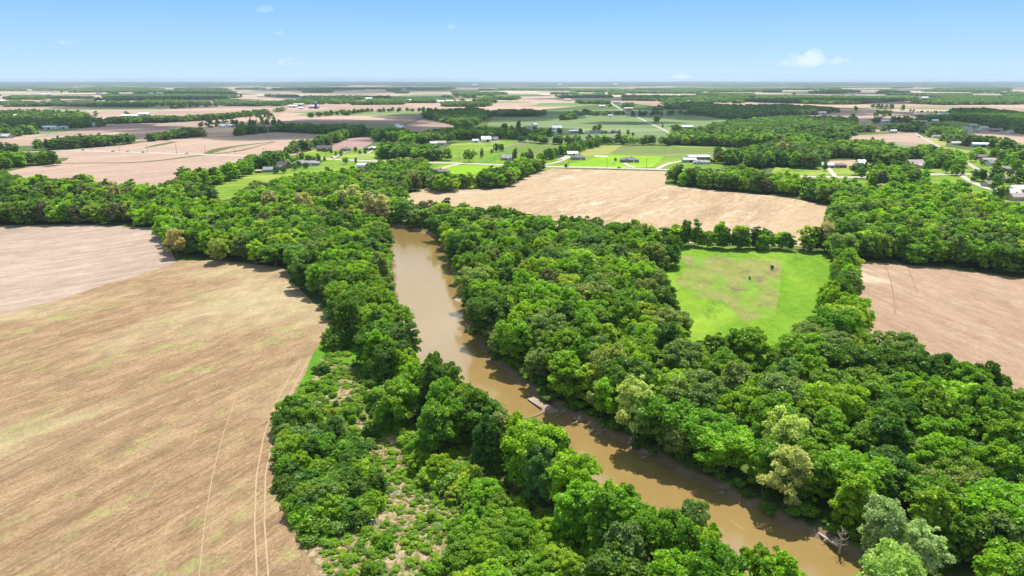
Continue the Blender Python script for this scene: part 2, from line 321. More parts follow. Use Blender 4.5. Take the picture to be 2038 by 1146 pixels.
sheet('field', [(-30, 352), (30, 338), (112, 322), (100, 303), (150, 297), (245, 289), (330, 275), (400, 264), (460, 263), (560, 264), (640, 268), (650, 275), (640, 292), (600, 303), (560, 318), (525, 330), (470, 345), (400, 362), (330, 385), (180, 380), (60, 372), (-30, 365)], M_B, 0.12, 'wide tan field crossed by the road with utility poles')
sheet('field', [(780, 402), (800, 390), (858, 372), (997, 375), (1020, 363), (1054, 349), (1098, 335), (1200, 338), (1331, 341), (1323, 367), (1368, 374), (1452, 382), (1530, 389), (1582, 396), (1645, 409), (1648, 430), (1642, 492), (1230, 480), (1150, 470), (1000, 445), (850, 420)], M_C, 0.12, 'pale tan stubble field below the road and houses')
sheet('meadow', [(1215, 484), (1292, 485), (1500, 492), (1640, 503), (1660, 517), (1656, 560), (1646, 620), (1600, 680), (1520, 720), (1420, 700), (1350, 680), (1330, 640), (1320, 560), (1340, 510), (1280, 495)], M_D, 0.12, 'bright green meadow enclosed by trees')
sheet('fallow_patch', [(1340, 508), (1400, 510), (1548, 517), (1556, 523), (1550, 590), (1540, 632), (1480, 640), (1440, 600), (1380, 590), (1345, 560), (1370, 530)], M_DB, 0.16, 'brownish fallow patch in the middle of the bright meadow')
sheet('field', [(1698, 519), (1884, 534), (2038, 555), (2400, 610), (2500, 900), (2038, 780), (1850, 740), (1716, 720), (1712, 640), (1694, 587)], M_E, 0.12, 'bare brown soil field with pale streaks beside the tree row')
sheet('lawn', [(400, 368), (430, 402), (500, 385), (600, 360), (700, 350), (850, 374), (1000, 374), (1054, 348), (1098, 334), (1436, 336), (1450, 310), (1444, 292), (1190, 288), (1040, 284), (1000, 276), (900, 286), (880, 300), (760, 304), (750, 294), (640, 294), (600, 305), (540, 326), (470, 346)], M_LAWN, 0.10, 'green lawns and meadows around the farmhouses')
sheet('lawn', [(1215, 307), (1322, 312), (1310, 322), (1298, 333), (1180, 334), (1110, 330), (1165, 320)], M_LAWN2, 0.16, 'vivid green lawn around the slate roofed house')
sheet('lawn', [(884, 328), (1000, 330.5), (960, 345), (895, 352), (878, 342), (860, 336)], M_LAWN2, 0.16, 'vivid green lawn beside the dark roofed ranch house')
sheet('crop_field', [(1237, 289.5), (1446, 295), (1440, 305), (1426, 313), (1322, 311.5), (1214, 306.5)], M_CROP, 0.16, 'dull green crop field behind the slate roofed house')
sheet('pasture', [(1190, 291), (1236, 290), (1213, 306), (1165, 311), (1150, 305)], M_OLIVE, 0.16, 'olive straw pasture beside the crop field')
sheet('crop_field', [(1026, 283), (1150, 287), (1128, 300), (1060, 307), (985, 318), (962, 325)], M_CROP, 0.16, 'dull green crop strip between two hedges')
sheet('field', [(645, 297), (690, 277), (720, 272), (752, 277), (735, 288), (716, 297), (680, 299)], M_SOIL, 0.16, 'purplish tilled field behind the lawn houses')
sheet('crop_field', [(950, 266), (985, 233), (1085, 232), (1088, 219), (1160, 219), (1242, 217), (1420, 229), (1462, 241), (1440, 252), (1345, 256), (1350, 286), (1040, 284), (1000, 275)], M_CROP2, 0.14, 'broad dull green fields either side of the straight lane')
sheet('crop_field', [(600, 262), (622, 247), (700, 245), (800, 248), (790, 258), (760, 266), (690, 268)], M_CROP2, 0.20, 'dull green field strip beyond the dark hedge')
sheet('crop_field', [(60, 268), (90, 259), (170, 251), (178, 255), (100, 266)], M_CROP2, 0.20, 'dark green field strip beside the village')
sheet('field', [(62, 274), (100, 266), (178, 255), (235, 249), (330, 252), (345, 257), (250, 262), (150, 268)], M_SOIL, 0.20, 'purplish brown ploughed field beside the village')
sheet('crop_field', [(1060, 210), (1075, 205), (1145, 205), (1150, 209)], M_CROP2, 0.20, 'small green field near the horizon')
sheet('lawn', [(1440, 352), (1530, 350), (1545, 330), (1640, 334), (1700, 318), (1760, 328), (1925, 312), (1945, 300), (2400, 320), (2400, 470), (2050, 425), (1985, 405), (1900, 402), (1780, 380), (1600, 366)], M_LAWN, 0.10, 'lawns of the roadside houses')
sheet('field', [(1638, 320), (1702, 319), (1706, 330), (1640, 333)], M_C, 0.16, 'bare tan yard behind the white garage house')
sheet('field', [(1683, 270), (1820, 264), (1866, 289), (1850, 300), (1790, 302), (1760, 290), (1700, 284)], M_FARM, 0.16, 'pinkish tan field by the slanting road')
sheet('field', [(1572, 264), (1632, 262), (1630, 274), (1575, 275)], M_FARM, 0.16, 'small tan clearing in the hillside wood')
sheet('field', [(1910, 262), (1960, 261), (2030, 268), (2300, 290), (2300, 310), (2038, 288), (1980, 283), (1930, 275)], M_FARM, 0.16, 'greyish tan field behind the dark tree row')
sheet('lawn', [(1830, 244), (1900, 240), (1960, 248), (1950, 256), (1850, 252)], M_LAWN, 0.16, 'pale green paddock among the far houses')
sheet('lawn', [(1900, 262), (1880, 292), (1935, 300), (1912, 310), (1862, 292), (1840, 272)], M_OLIVE, 0.18, 'yellowish verge beside the slanting road')
sheet('field', [(1450, 350), (1497, 353), (1494, 359), (1448, 356)], M_C, 0.16, 'small tan clearing above the field edge wood')
sheet('scrubland', [(652, 688), (690, 660), (745, 700), (800, 780), (870, 850), (1000, 900), (1100, 980), (1200, 1060), (1320, 1250), (700, 1250), (640, 1146), (600, 1090), (566, 1030), (552, 960), (556, 860), (574, 806), (593, 761), (625, 740)], M_SCRUB, 0.08, 'scrubby clearing of dead grass and green weeds between field and river trees')
strip('grass_verge', [(652, 670), (640, 706), (612, 752), (588, 790), (570, 840), (562, 900), (566, 960)], [2.5, 5, 3, 5, 4.5, 2, 1], M_VERGE, 0.10, 'bright green grass verge along the field edge')
sheet('grass_patch', [(650, 690), (700, 668), (735, 690), (738, 715), (700, 728), (655, 722), (640, 712)], M_VERGE, 0.14, 'bright green grass patch below the dark round tree')
# waterways and dark strips in the wide tan field
for pts, wd, lb in (([(100, 325), (180, 324.5), (280, 324), (325, 319), (385, 310.5), (470, 302), (545, 283)], [4, 7, 8, 10, 8, 4, 3], 'dark grassed waterway winding across the wide tan field'),
                    ([(410, 307), (432, 298), (460, 292), (550, 281.5)], [10, 22, 12, 5], 'curved grass strip beyond the road'),
                    ([(288, 294.5), (320, 288), (347, 282)], [4, 16, 12], 'short olive grass strip beyond the road'),
                    ([(250, 287), (268, 283), (285, 282)], [3, 24, 8], 'green grass wedge below the long hedge'),
                    ([(102, 325), (118, 319), (130, 314)], [14, 18, 8], 'green grass wedge at the end of the tree clump'),
                    ([(795, 252), (845, 233)], [6, 6], 'dark ditch line between two tan fields')):
    wwz_ = globals().get('wwz_', 0.20) + 0.012; strip('grass_waterway', pts, wd, M_GRASSWAY, wwz_, lb)
for pts, lb in (([(960, 325), (1000, 308), (1040, 296), (1075, 288)], 'dark green crop strip behind the grey roofed house'),):
    strip('grass_waterway', pts, [14, 16, 14, 10], M_VERGE, 0.29, lb)
# wheel tracks
for pts, wd, mt, lb in (([(-60, 962), (100, 890), (220, 824), (350, 764), (450, 728)], 1.0, M_TRACK, 'second thin wheel track beyond the dark one'),
                        ([(-60, 982), (100, 908), (220, 840), (350, 780), (470, 735)], 3.2, M_TRACK, 'dark wheel track crossing the weedy field'),
                        ([(512, 1160), (500, 1050), (498, 950), (512, 870), (545, 790), (600, 715)], 0.4, M_TRACKL, 'pale outer wheel track curving along the field edge'),
                        ([(535, 1160), (519, 1050), (515, 950), (528, 870), (560, 790), (612, 722)], 0.4, M_TRACKL, 'pale inner wheel track curving along the field edge'),
                        ([(395, 1160), (402, 1050), (412, 960), (432, 870), (470, 790)], 0.22, M_TRACKL, 'faint straw wheel track in the field'),
                        ([(628, 1160), (590, 1090), (560, 1010), (548, 930)], 0.8, M_TRACK, 'brown wheel rut at the scrub edge')):
    wtz_ = globals().get('wtz_', 0.085) + 0.006; strip('wheel_track', pts, wd, mt, wtz_, lb)
for pts in ([(1762, 530), (1776, 560), (1782, 625)], [(1808, 535), (1820, 565), (1826, 585)]):
    strip("wheel_track", pts, 0.45, M_TRACK, 0.17, 'thin dark drainage line in the bare soil field' + (' nearer the tree row' if pts[0][0] < 1800 else ' further out'))
# roads
ROAD = [(-300, 312), (60, 303), (89, 301), (128, 298.5), (222, 302), (353, 306), (510, 311), (560, 312.5), (628, 315.5), (745, 321), (863, 324), (916, 324.5), (1005, 329), (1075, 331.5), (1200, 334), (1329, 337.5), (1440, 343), (1530, 351), (1598, 351.5), (1697, 354), (1780, 350), (1909, 345.5), (2038, 349), (2400, 362)]
strip('road_verge', ROAD, 13, M_GRAVEL, 0.26, 'pale gravel shoulders along the country road')
strip('road', ROAD, 6.5, M_ROAD, 0.30, 'pale country road running the whole width below the farmhouses')
strip('road', [(1214, 204), (1243, 222), (1258, 228), (1293, 245), (1325, 260), (1347, 274), (1352, 284)], [12, 10, 9, 8, 7, 7, 6], M_ROAD, 0.30, 'pale straight lane slanting away through green fields')
strip('road', [(1160, 264), (1325, 260)], 6, M_GRAVEL, 0.27, 'thin pale lane joining the slanting lane')
strip('road', [(1819, 264), (1862, 289), (1890, 303), (1923, 323), (1959, 346), (1975, 350)], 7, M_ROAD, 0.34, 'slanting side road passing the tan field')
strip('road', [(1909, 347), (1928, 360), (1955, 372), (1985, 384), (2038, 390), (2200, 400)], 6, M_GRAVEL, 0.34, 'curving gravel lane past the roadside houses')
for pts, wd, mt, lb in (([(659, 318), (672, 310), (688, 303), (697, 300)], 7, M_ASPH, 'dark driveway to the tilled field houses'),
                        ([(657, 318), (668, 311), (684, 304)], 5, M_GRAVEL, 'pale driveway edge beside the dark driveway'),
                        ([(1062, 331), (1100, 327), (1120, 320), (1134, 311)], 5, M_GRAVEL, 'curving driveway to the white roofed barn'),
                        ([(1262, 334), (1242, 330), (1238, 325), (1245, 322.5)], 5, M_GRAVEL, 'hooked driveway of the slate roofed house'),
                        ([(1308, 336), (1322, 330), (1330, 324), (1365, 321)], 6, M_GRAVEL, 'gravel drive to the long sheds'),
                        ([(880, 336), (888, 331), (905, 326), (925, 325)], 6, M_GRAVEL, 'driveway of the dark roofed ranch house'),
                        ([(1663, 354), (1655, 342), (1648, 335)], 5, M_GRAVEL, 'driveway of the white garage house'),
                        ([(760, 322), (745, 318), (725, 314), (705, 316)], 3, M_GRAVEL, 'thin farm path below the road'),
                        ([(745, 297), (735, 305), (720, 311), (706, 311)], 3, M_GRAVEL, 'curved path down the lawn'),
                        ([(943, 284), (965, 283), (998, 281)], 8, M_GRAVEL, 'pale yard in front of the white barn'),
                        ([(1130, 310), (1118, 316), (1112, 318)], 6, M_GRAVEL, 'parking yard beside the white roofed barn'),
                        ([(940, 301), (985, 296), (1045, 283)], 2, M_GRAVEL, 'faint path across the sloping meadow')):
    drv_ = globals().get('drv_', 0.38) + 0.012; strip('driveway', pts, wd, mt, drv_, lb)
sheet('garden_plot', [(1184, 309.5), (1212, 309.5), (1208, 312), (1182, 312)], M_GRAVEL, 0.2, 'bare pinkish garden plot behind the lawn')

# ------------------------------------------------------------------ foliage
def leaf_cloud(C, Rd, n, size, seed, squash=0.85, spread=0.5, floor=-0.35):
    """n leaf clusters spread over the shells of the lobes with centres C and radii Rd"""
    g = np.random.default_rng(seed); C = np.array(C); Rd = np.array(Rd)
    k = g.choice(len(C), n * 2, p=Rd ** 2 / np.sum(Rd ** 2))
    d = g.normal(size=(n * 2, 3)); d[:, 2] += 0.35; d /= np.linalg.norm(d, axis=1)[:, None]
    keepd = d[:, 2] > floor; k, d = k[keepd], d[keepd]
    rad = Rd[k] * (0.66 + 0.44 * g.random(len(k)) ** 0.8 + np.where(g.random(len(k)) < .10, g.random(len(k)) * .35, 0))
    P = C[k] + d * rad[:, None] * np.array([1, 1, squash])
    ins = np.zeros(len(k), bool)
    for i in range(len(C)):
        q = np.linalg.norm((P - C[i]) / np.array([1, 1, squash]), axis=1); ins |= (q < 0.52 * Rd[i]) & (k != i)
    P, d, k = P[~ins][:n], d[~ins][:n], k[~ins][:n]; n = len(P)
    nr = d + g.normal(size=(n, 3)) * spread; nr /= np.linalg.norm(nr, axis=1)[:, None]
    a = np.cross(nr, g.normal(size=(n, 3))); a /= np.linalg.norm(a, axis=1)[:, None]; b = np.cross(nr, a)
    s = size * (0.6 + 0.8 * g.random(n)); e = 0.45 + 0.4 * g.random(n)
    V = np.empty((n, 4, 3)); j = lambda: (0.75 + 0.5 * g.random(n))[:, None]
    V[:, 0] = P + a * s[:, None] * j(); V[:, 2] = P - a * s[:, None] * j()
    V[:, 1] = P + b * (s * e)[:, None] * j() - nr * (s * .22)[:, None]; V[:, 3] = P - b * (s * e)[:, None] * j() - nr * (s * .22)[:, None]
    lobe = g.random(len(C)); var = np.clip(0.30 * lobe[k] + 0.7 * g.random(n), 0, 1)
    return V.reshape(-1, 3), var
def leaf_mesh(name, V, var):
    n = len(V) // 4; me = bpy.data.meshes.new(name); me.vertices.add(n * 4); me.vertices.foreach_set('co', V.ravel().astype('f'))
    me.loops.add(n * 4); me.loops.foreach_set('vertex_index', np.arange(n * 4)); me.polygons.add(n); me.polygons.foreach_set('loop_start', np.arange(0, n * 4, 4))
    me.update(); me.materials.append(M_LEAF); at = me.attributes.new('leafvar', 'FLOAT', 'FACE'); at.data.foreach_set('value', var.astype('f')); me.validate(); return me
def crown_mesh(seed, rad, z0, z1, nl, n, size, shape='round', spread=0.5, lsz=1.0):
    """lobes scattered over a domed envelope of radius rad between heights z0 and z1"""
    g = random.Random(seed); C = []; Rd = []; tries = 0
    while len(C) < nl and tries < 4000:
        tries += 1; h = g.random() ** 0.8; th = g.random() * 6.283
        if shape == 'round': env = math.sqrt(max(0, 1 - (abs(h - 0.42) / 0.62) ** 2.2))
        elif shape == 'broad': env = math.sqrt(max(0, 1 - (abs(h - 0.55) / 0.6) ** 2.6))
        elif shape == 'cone': env = (1 - h) * 0.95 + 0.08
        else: env = math.sqrt(max(0, 1 - (abs(h - 0.3) / 0.75) ** 2.0)) * 0.8
        env *= 0.86 + 0.20 * math.sin(2 * th + seed) + 0.13 * math.sin(5 * th + seed * 1.7 + 4 * h)
        r = env * rad * (0.30 + 0.72 * g.random() ** 0.5); lr = rad * g.uniform(0.10, 0.27) * lsz
        c = (r * math.cos(th), r * math.sin(th), z0 + (z1 - z0) * (h + 0.07 * math.sin(3 * th + seed) * h) - lr * 0.3 * h)
        if all(math.dist(c, q) > 0.46 * (lr + s) for q, s in zip(C, Rd)): C.append(c); Rd.append(lr)
    C.append((0, 0, z0 + (z1 - z0) * .45)); Rd.append(rad * .42)
    V, var = leaf_cloud(C, Rd, n, size, seed, spread=spread); return leaf_mesh('crown', V, var)
def trunk_mesh(seed, h, r, spread):
    g = random.Random(seed); mb = MB(); lx, ly = g.uniform(-.5, .5), g.uniform(-.5, .5)
    mb.tube([(0, 0, -.5), (0, 0, .4), (lx * .4, ly * .4, h * .35), (lx, ly, h * .7)], [r * 1.5, r, r * .8, r * .4], 7)
    for i in range(6):
        a = i * 1.05 + g.uniform(-.3, .3); z = h * g.uniform(.28, .5); e = spread * g.uniform(.45, .7)
        mb.tube([(lx * .4, ly * .4, z), (e * .45 * math.cos(a), e * .45 * math.sin(a), z + h * .16), (e * math.cos(a), e * math.sin(a), z + h * .34)], [r * .5, r * .33, r * .1], 5)
    me = bpy.data.meshes.new('trunk'); me.from_pydata(mb.v, [], mb.f); me.materials.append(M_BARK); me.update(); return me
# near kinds (unit: metres, about 6.5 m crown radius, 17 m high)
NEAR = []
SPEC = [('round', 6.2, 4.5, 17.5, 34), ('round', 6.8, 3.5, 16, 38), ('broad', 7.2, 5, 16.5, 36), ('oval', 5.4, 3.5, 18.5, 36), ('round', 5.8, 4, 18, 30), ('broad', 6.6, 4, 17.5, 42), ('oval', 6.0, 3, 17, 32)]
for i, (sh, rd, z0, z1, nl) in enumerate(SPEC):
    NEAR.append((crown_mesh(100 + i, rd, z0, z1, nl * 2 + 20, 10500, 0.37, sh, 0.8), trunk_mesh(100 + i, 17, 0.38, rd)))
AIRY = [(crown_mesh(150 + i, 6.4, 4, 18, 90, 8000, 0.34, 'round', 0.95), trunk_mesh(150 + i, 18, 0.42, 6.4)) for i in range(2)]
MIDM = [crown_mesh(200 + i, rd, z0 - 1.5, z1, nl + 24, 2500, 0.68, sh, 0.7, 1.15) for i, (sh, rd, z0, z1, nl) in enumerate(SPEC[:5])]
FARM_ = [crown_mesh(300 + i, 7.5, .5, 15, 20, 480, 1.4, sh, 0.5, 1.6) for i, sh in enumerate(('round', 'broad', 'round', 'oval'))]
CONE = crown_mesh(400, 3.2, 0.4, 9, 26, 1500, 0.5, 'cone', 0.5)
BUSH = [leaf_mesh('shrub', *leaf_cloud([(g.uniform(-1, 1) * 1.5, g.uniform(-1, 1) * 1.5, g.uniform(.4, 2.4)) for _ in range(9)], [g.uniform(.7, 1.3) for _ in range(9)], 1300, 0.27, 500 + i, spread=.7, floor=-.6)) for i, g in enumerate([random.Random(55 + q) for q in range(4)])]

TONES = {'dark green': (0.10, 0.21, 0.022), 'mid green': (0.175, 0.335, 0.022), 'bright green': (0.25, 0.44, 0.02), 'yellowish green': (0.33, 0.48, 0.04), 'bluish green': (0.17, 0.30, 0.08), 'dull green': (0.24, 0.33, 0.085)}
TN = list(TONES)
def pick_tone(p=(0.20, 0.30, 0.26, 0.08, 0.06, 0.10)):
    return random.choices(TN, p)[0]
def vary(c, a=0.14):
    k = 1 + random.uniform(-a, a); return [c[0] * k * (1 + random.uniform(-a, a)), c[1] * k, c[2] * k * (1 + random.uniform(-a, a))]

# --- where trees stand (outlines traced on the ground; a third entry means the outline follows treetops)
t_ = 't'
WOODS = [
 # far side belt on the field side and down the field-side bank
 [(-300, 451), (160, 449), (322, 458), (330, 490), (345, 515), (426, 522), (495, 530), (556, 538), (578, 570), (608, 604), (648, 630), (655, 660), (656, 688), (700, 672), (745, 715), (790, 700), (860, 700), (812, 620), (785, 560), (778, 500), (757, 470), (800, 460), (800, 398), (853, 374), (1000, 376.5), (1020, 364), (1054, 350), (1072, 340), (1070, 326, t_), (1040, 317, t_), (1010, 322, t_), (1000, 337, t_), (960, 342, t_), (900, 353, t_), (862, 358, t_), (850, 340, t_), (858, 323, t_), (840, 317, t_), (775, 317, t_), (752, 324, t_), (730, 338, t_), (654, 338, t_), (604, 347, t_), (500, 366, t_), (455, 392, t_), (428, 390, t_), (412, 372, t_), (390, 364, t_), (362, 354, t_), (322, 369, t_), (225, 367, t_), (168, 352, t_), (126, 358, t_), (52, 352, t_), (0, 342, t_), (-300, 338, t_)],
 # the great wood on the far bank
 [(868, 470), (890, 520), (912, 580), (930, 640), (950, 690), (1000, 740), (1080, 805), (1130, 825), (1230, 880), (1330, 930), (1450, 990), (1580, 1050), (1700, 1110), (1780, 1146), (2000, 1330), (2700, 1330), (2600, 800, t_), (2300, 780, t_), (2038, 742, t_), (1950, 718, t_), (1850, 692, t_), (1780, 672, t_), (1714, 698, t_), (1716, 690), (1708, 640), (1694, 590), (1694, 522), (1655, 505), (1655, 560), (1641, 612), (1640, 622, t_), (1590, 662, t_), (1530, 680, t_), (1480, 674, t_), (1420, 656, t_), (1368, 668, t_), (1350, 655), (1342, 600), (1310, 568), (1352, 538), (1318, 513), (1250, 489), (1195, 485), (1180, 450, t_), (1100, 437, t_), (1000, 416, t_), (900, 405, t_), (800, 403, t_), (757, 440), (757, 462)],
 # field-side bank trees
 [(690, 660), (730, 712), (760, 785), (795, 850), (855, 905), (935, 945), (1010, 985), (1080, 1045), (1150, 1110), (1190, 1180), (1230, 1330), (1900, 1330), (1560, 1130), (1400, 1040), (1212, 960), (1080, 860), (940, 780), (850, 690), (800, 620), (700, 640)],
 # right of the pale field
 [(1328, 366), (1368, 373), (1452, 381), (1530, 388), (1582, 395), (1646, 409), (1648, 480), (1655, 505), (1698, 518), (1884, 533), (2038, 554), (2500, 620), (2500, 425, t_), (2038, 405, t_), (2000, 397, t_), (1960, 390, t_), (1915, 394, t_), (1920, 382, t_), (1895, 367, t_), (1860, 360, t_), (1830, 367, t_), (1795, 369, t_), (1780, 364, t_), (1740, 370, t_), (1700, 364, t_), (1680, 357, t_), (1640, 355, t_), (1600, 353, t_), (1560, 343, t_), (1505, 352, t_), (1500, 360), (1450, 357), (1450, 346, t_), (1390, 336, t_), (1332, 333, t_)],
 # hill wood north of the road
 [(1428, 313), (1445, 327), (1500, 337), (1538, 332), (1575, 334), (1608, 341), (1627, 340), (1639, 331), (1648, 316), (1700, 316), (1725, 322), (1771, 330), (1841, 334), (1924, 336), (1920, 307, t_), (1866, 293, t_), (1841, 290, t_), (1786, 295, t_), (1758, 280, t_), (1700, 280, t_), (1640, 274, t_), (1600, 268, t_), (1560, 277, t_), (1500, 290, t_), (1450, 302, t_), (1430, 305, t_)],
 [(1330, 288), (1473, 294), (1560, 291), (1640, 284), (1685, 280), (1690, 270, t_), (1640, 264, t_), (1612, 262, t_), (1600, 252, t_), (1700, 256, t_), (1700, 234, t_), (1640, 230, t_), (1560, 230, t_), (1459, 238, t_), (1420, 245, t_), (1400, 250, t_), (1375, 262, t_), (1345, 276)],
 [(1373, 227), (1460, 238), (1560, 232), (1640, 228), (1655, 222), (1640, 212, t_), (1560, 207, t_), (1460, 208, t_), (1360, 204, t_), (1305, 211, t_), (1310, 217), (1420, 217), (1420, 221), (1373, 222)],
 [(1700, 261), (1790, 262), (1830, 266), (1835, 241, t_), (1800, 246, t_), (1700, 250, t_)],
 [(1840, 268), (1885, 284), (1930, 292), (2038, 303), (2400, 320), (2400, 302, t_), (2038, 284, t_), (1975, 274, t_), (1925, 264, t_), (1900, 252, t_), (1875, 244, t_), (1840, 249, t_)],
 [(1888, 238), (1960, 249), (2000, 261), (2038, 267), (2400, 280), (2400, 226, t_), (2038, 223, t_), (1960, 214, t_), (1890, 216, t_)],
 # behind the lane houses
 [(1975, 322), (2038, 326), (2400, 340), (2400, 308, t_), (2038, 296, t_), (1990, 297, t_), (1960, 303, t_), (1940, 310)],
 [(1733, 355), (1775, 359), (1825, 358), (1822, 348, t_), (1740, 348, t_)],
 [(1795, 400), (1870, 402), (1905, 395), (1918, 390), (1915, 375, t_), (1880, 364, t_), (1840, 360, t_), (1800, 366, t_)],
 # left hedges and woods
 [(-300, 312), (40, 303), (70, 300), (130, 297), (245, 289), (290, 281), (400, 266), (402, 257, t_), (330, 263, t_), (260, 268, t_), (150, 274, t_), (70, 281, t_), (20, 287, t_), (-300, 292, t_)],
 [(-300, 348), (10, 337), (60, 330), (106, 322), (103, 310, t_), (60, 304, t_), (-300, 302, t_)],
 [(361, 362), (400, 372), (416, 371), (470, 351), (510, 335), (560, 322), (562, 307, t_), (510, 318, t_), (470, 330, t_), (380, 352, t_)],
 [(573, 309), (600, 306), (630, 296), (645, 292), (690, 277), (720, 266), (722, 257, t_), (690, 259, t_), (640, 274, t_), (600, 287, t_)],
 [(477, 263), (560, 263), (640, 266), (700, 262), (700, 247, t_), (640, 247, t_), (560, 244, t_), (520, 251, t_), (470, 256, t_)],
 [(750, 281), (800, 285), (870, 273), (930, 269), (1000, 272), (1040, 276), (1040, 263, t_), (1000, 259, t_), (940, 263, t_), (890, 262, t_), (850, 265, t_), (800, 257, t_), (760, 257, t_), (700, 251, t_), (690, 265), (745, 269)],
 [(800, 284), (870, 284), (950, 284), (985, 280), (1000, 271), (950, 266, t_), (870, 269, t_), (800, 273, t_)],
 [(752, 300), (760, 317), (800, 318), (860, 320), (897, 317), (897, 302, t_), (860, 290, t_), (800, 284, t_), (765, 282, t_)],
 [(845, 236), (880, 243), (905, 250), (940, 254), (960, 240), (975, 232), (1060, 232), (1085, 228), (1080, 218, t_), (1000, 217, t_), (975, 221, t_), (945, 212, t_), (900, 216, t_), (870, 219, t_), (845, 221, t_)],
 [(885, 260), (912, 262), (940, 250), (930, 240, t_), (890, 252, t_)],
 [(1112, 240), (1140, 238), (1146, 229), (1132, 222, t_), (1112, 230, t_)],
 [(200, 247), (340, 244), (455, 237), (565, 221), (565, 213, t_), (440, 226, t_), (340, 230, t_), (230, 232, t_), (195, 236, t_)],
 [(-300, 250), (0, 250), (105, 250), (200, 247), (200, 240, t_), (105, 244, t_), (0, 246, t_), (-300, 246, t_)],
 [(1812, 206), (1870, 209), (2038, 208), (2600, 208), (2600, 193, t_), (2000, 191, t_), (1890, 189, t_), (1820, 199, t_)],
 [(1480, 202), (1560, 205), (1640, 208), (1700, 208), (1750, 204), (1820, 200), (1830, 192, t_), (1700, 190, t_), (1600, 189, t_), (1560, 188, t_)],
]
SPARSE = [([(-300, 300), (0, 276), (60, 268), (105, 254), (180, 245), (180, 222, t_), (80, 217, t_), (-300, 221, t_)], 0.24),
          ([(1700, 250), (1760, 246), (1900, 240), (1880, 226, t_), (1800, 232, t_), (1740, 234, t_)], 0.45),
          ([(1020, 274), (1110, 278), (1115, 262, t_), (1030, 252, t_)], 0.5),
          ([(1925, 330), (2038, 345), (2300, 345), (2300, 315), (1940, 315)], 0.12),
          ([(1960, 355), (2038, 362), (2300, 380), (2300, 420), (2030, 395), (1990, 380)], 0.14),
          ([(1345, 262), (1360, 280), (1420, 280), (1400, 258, t_)], 0.5),
          ([(1240, 200), (1480, 206), (1480, 194), (1240, 193)], 0.3), ([(0, 212), (560, 211), (560, 206), (0, 207)], 0.25), ([(560, 208), (700, 207), (700, 202), (560, 203)], 0.3)]
EXCL = [PW(p) for p in ([(1572, 265), (1628, 263), (1630, 273), (1578, 275)], [(1448, 351), (1497, 354), (1494, 360), (1446, 357)], [(1638, 321), (1702, 319), (1730, 336), (1697, 354), (1640, 352)],
                        [(1800, 320), (1850, 320), (1850, 334), (1800, 334)], [(0, 262), (8, 275), (100, 264), (80, 258)], [(1530, 334), (1640, 338), (1650, 356), (1530, 356)])]
HEDGES = [([(853, 371), (920, 373.5), (1000, 373.5), (1020, 361), (1054, 347), (1070, 339)], 9, 1.15), ([(365, 364), (416, 368), (470, 348), (510, 331), (560, 318)], 12, 1.2), ([(577, 306), (630, 293), (690, 272), (720, 262)], 14, 1.2), ([(1674, 515), (1677, 560), (1678, 610), (1684, 650), (1700, 685)], 6, 1.0), ([(1120, 478), (1210, 482), (1330, 489), (1450, 494), (1560, 498), (1648, 504)], 7, 0.95), ([(1044, 284), (1100, 287.5), (1190, 287.5), (1335, 289)], 18, 1.15),
          ([(1028, 319), (1085, 320), (1115, 312), (1140, 305), (1165, 297), (1192, 290)], 14, 0.85), ([(620, 234), (650, 231), (686, 226)], 16, 0.8), ([(685, 230), (720, 224), (850, 222.5), (880, 228)], 18, 0.8),
          ([(345, 217), (380, 214), (418, 212)], 20, .8), ([(455, 236), (510, 235), (545, 233)], 10, .6), ([(470, 254), (520, 252), (560, 249)], 14, .7), ([(1160, 226), (1190, 231), (1240, 229)], 12, .7), ([(1256, 232), (1310, 230), (1340, 229), (1420, 229), (1480, 234)], 24, .8), ([(1190, 208), (1214, 209)], 12, .7),
          ([(700, 357), (770, 352)], 10, .5), ([(1740, 366), (1790, 368), (1830, 366)], 8, .6), ([(1745, 229), (1770, 228)], 10, .8), ([(1824, 230), (1885, 229)], 14, .6)]
BELTS = [(0, 100, 198, 189.5), (95, 190, 196, 190), (222, 300, 198, 187), (300, 432, 199, 190), (280, 430, 195, 187), (0, 170, 213, 205), (170, 272, 209, 203.5), (430, 502, 207, 200), (455, 522, 209, 203.5), (1230, 1245, 209, 205),
         (528, 600, 193, 188), (600, 680, 196, 190), (680, 765, 196, 190), (740, 870, 206, 196), (690, 790, 209, 200), (790, 905, 204, 195), (905, 957, 191, 182), (600, 650, 185, 178.5), (1088, 1142, 187, 183.5), (1145, 1216, 206, 197.5), (1150, 1196, 193, 186), (1225, 1275, 186, 178),
         (1290, 1362, 200, 192), (1360, 1425, 203, 195), (1498, 1560, 197, 188), (1632, 1690, 187, 177), (1742, 1800, 185.5, 180.5), (1855, 1958, 183, 175), (1960, 2010, 181, 175), (1330, 1385, 186, 178), (1140, 1232, 183, 176), (1000, 1140, 180, 175), (560, 900, 178, 174), (-100, 160, 181, 174),
         (160, 330, 184, 175), (340, 462, 188, 179), (1400, 1530, 183, 176), (1270, 1400, 180, 175), (1520, 1640, 179, 175), (1770, 1830, 176, 173.5), (2000, 2300, 192, 184), (-300, 0, 192, 182), (1520, 1555, 184, 179), (957, 1020, 197, 193.5), (1430, 1470, 190, 187.5), (1470, 1500, 190, 188.5), (870, 960, 209, 206)]
_rb = random.Random(21)
for _ in range(60):
    yb_ = 176 + 36 * _rb.random() ** 1.1; x0_ = _rb.uniform(-60, 2060); ln_ = _rb.choice([12, 20, 30, 60, 90]) * (0.5 + (yb_ - 160) / 50)
    if 560 < x0_ < 1240 and yb_ > 204: continue
    BELTS.append((x0_, x0_ + ln_, yb_, yb_ - (yb_ - 158.5) * _rb.choice([.07, .09, .09, .13])))
pts_all = []           # x, y, region tone class
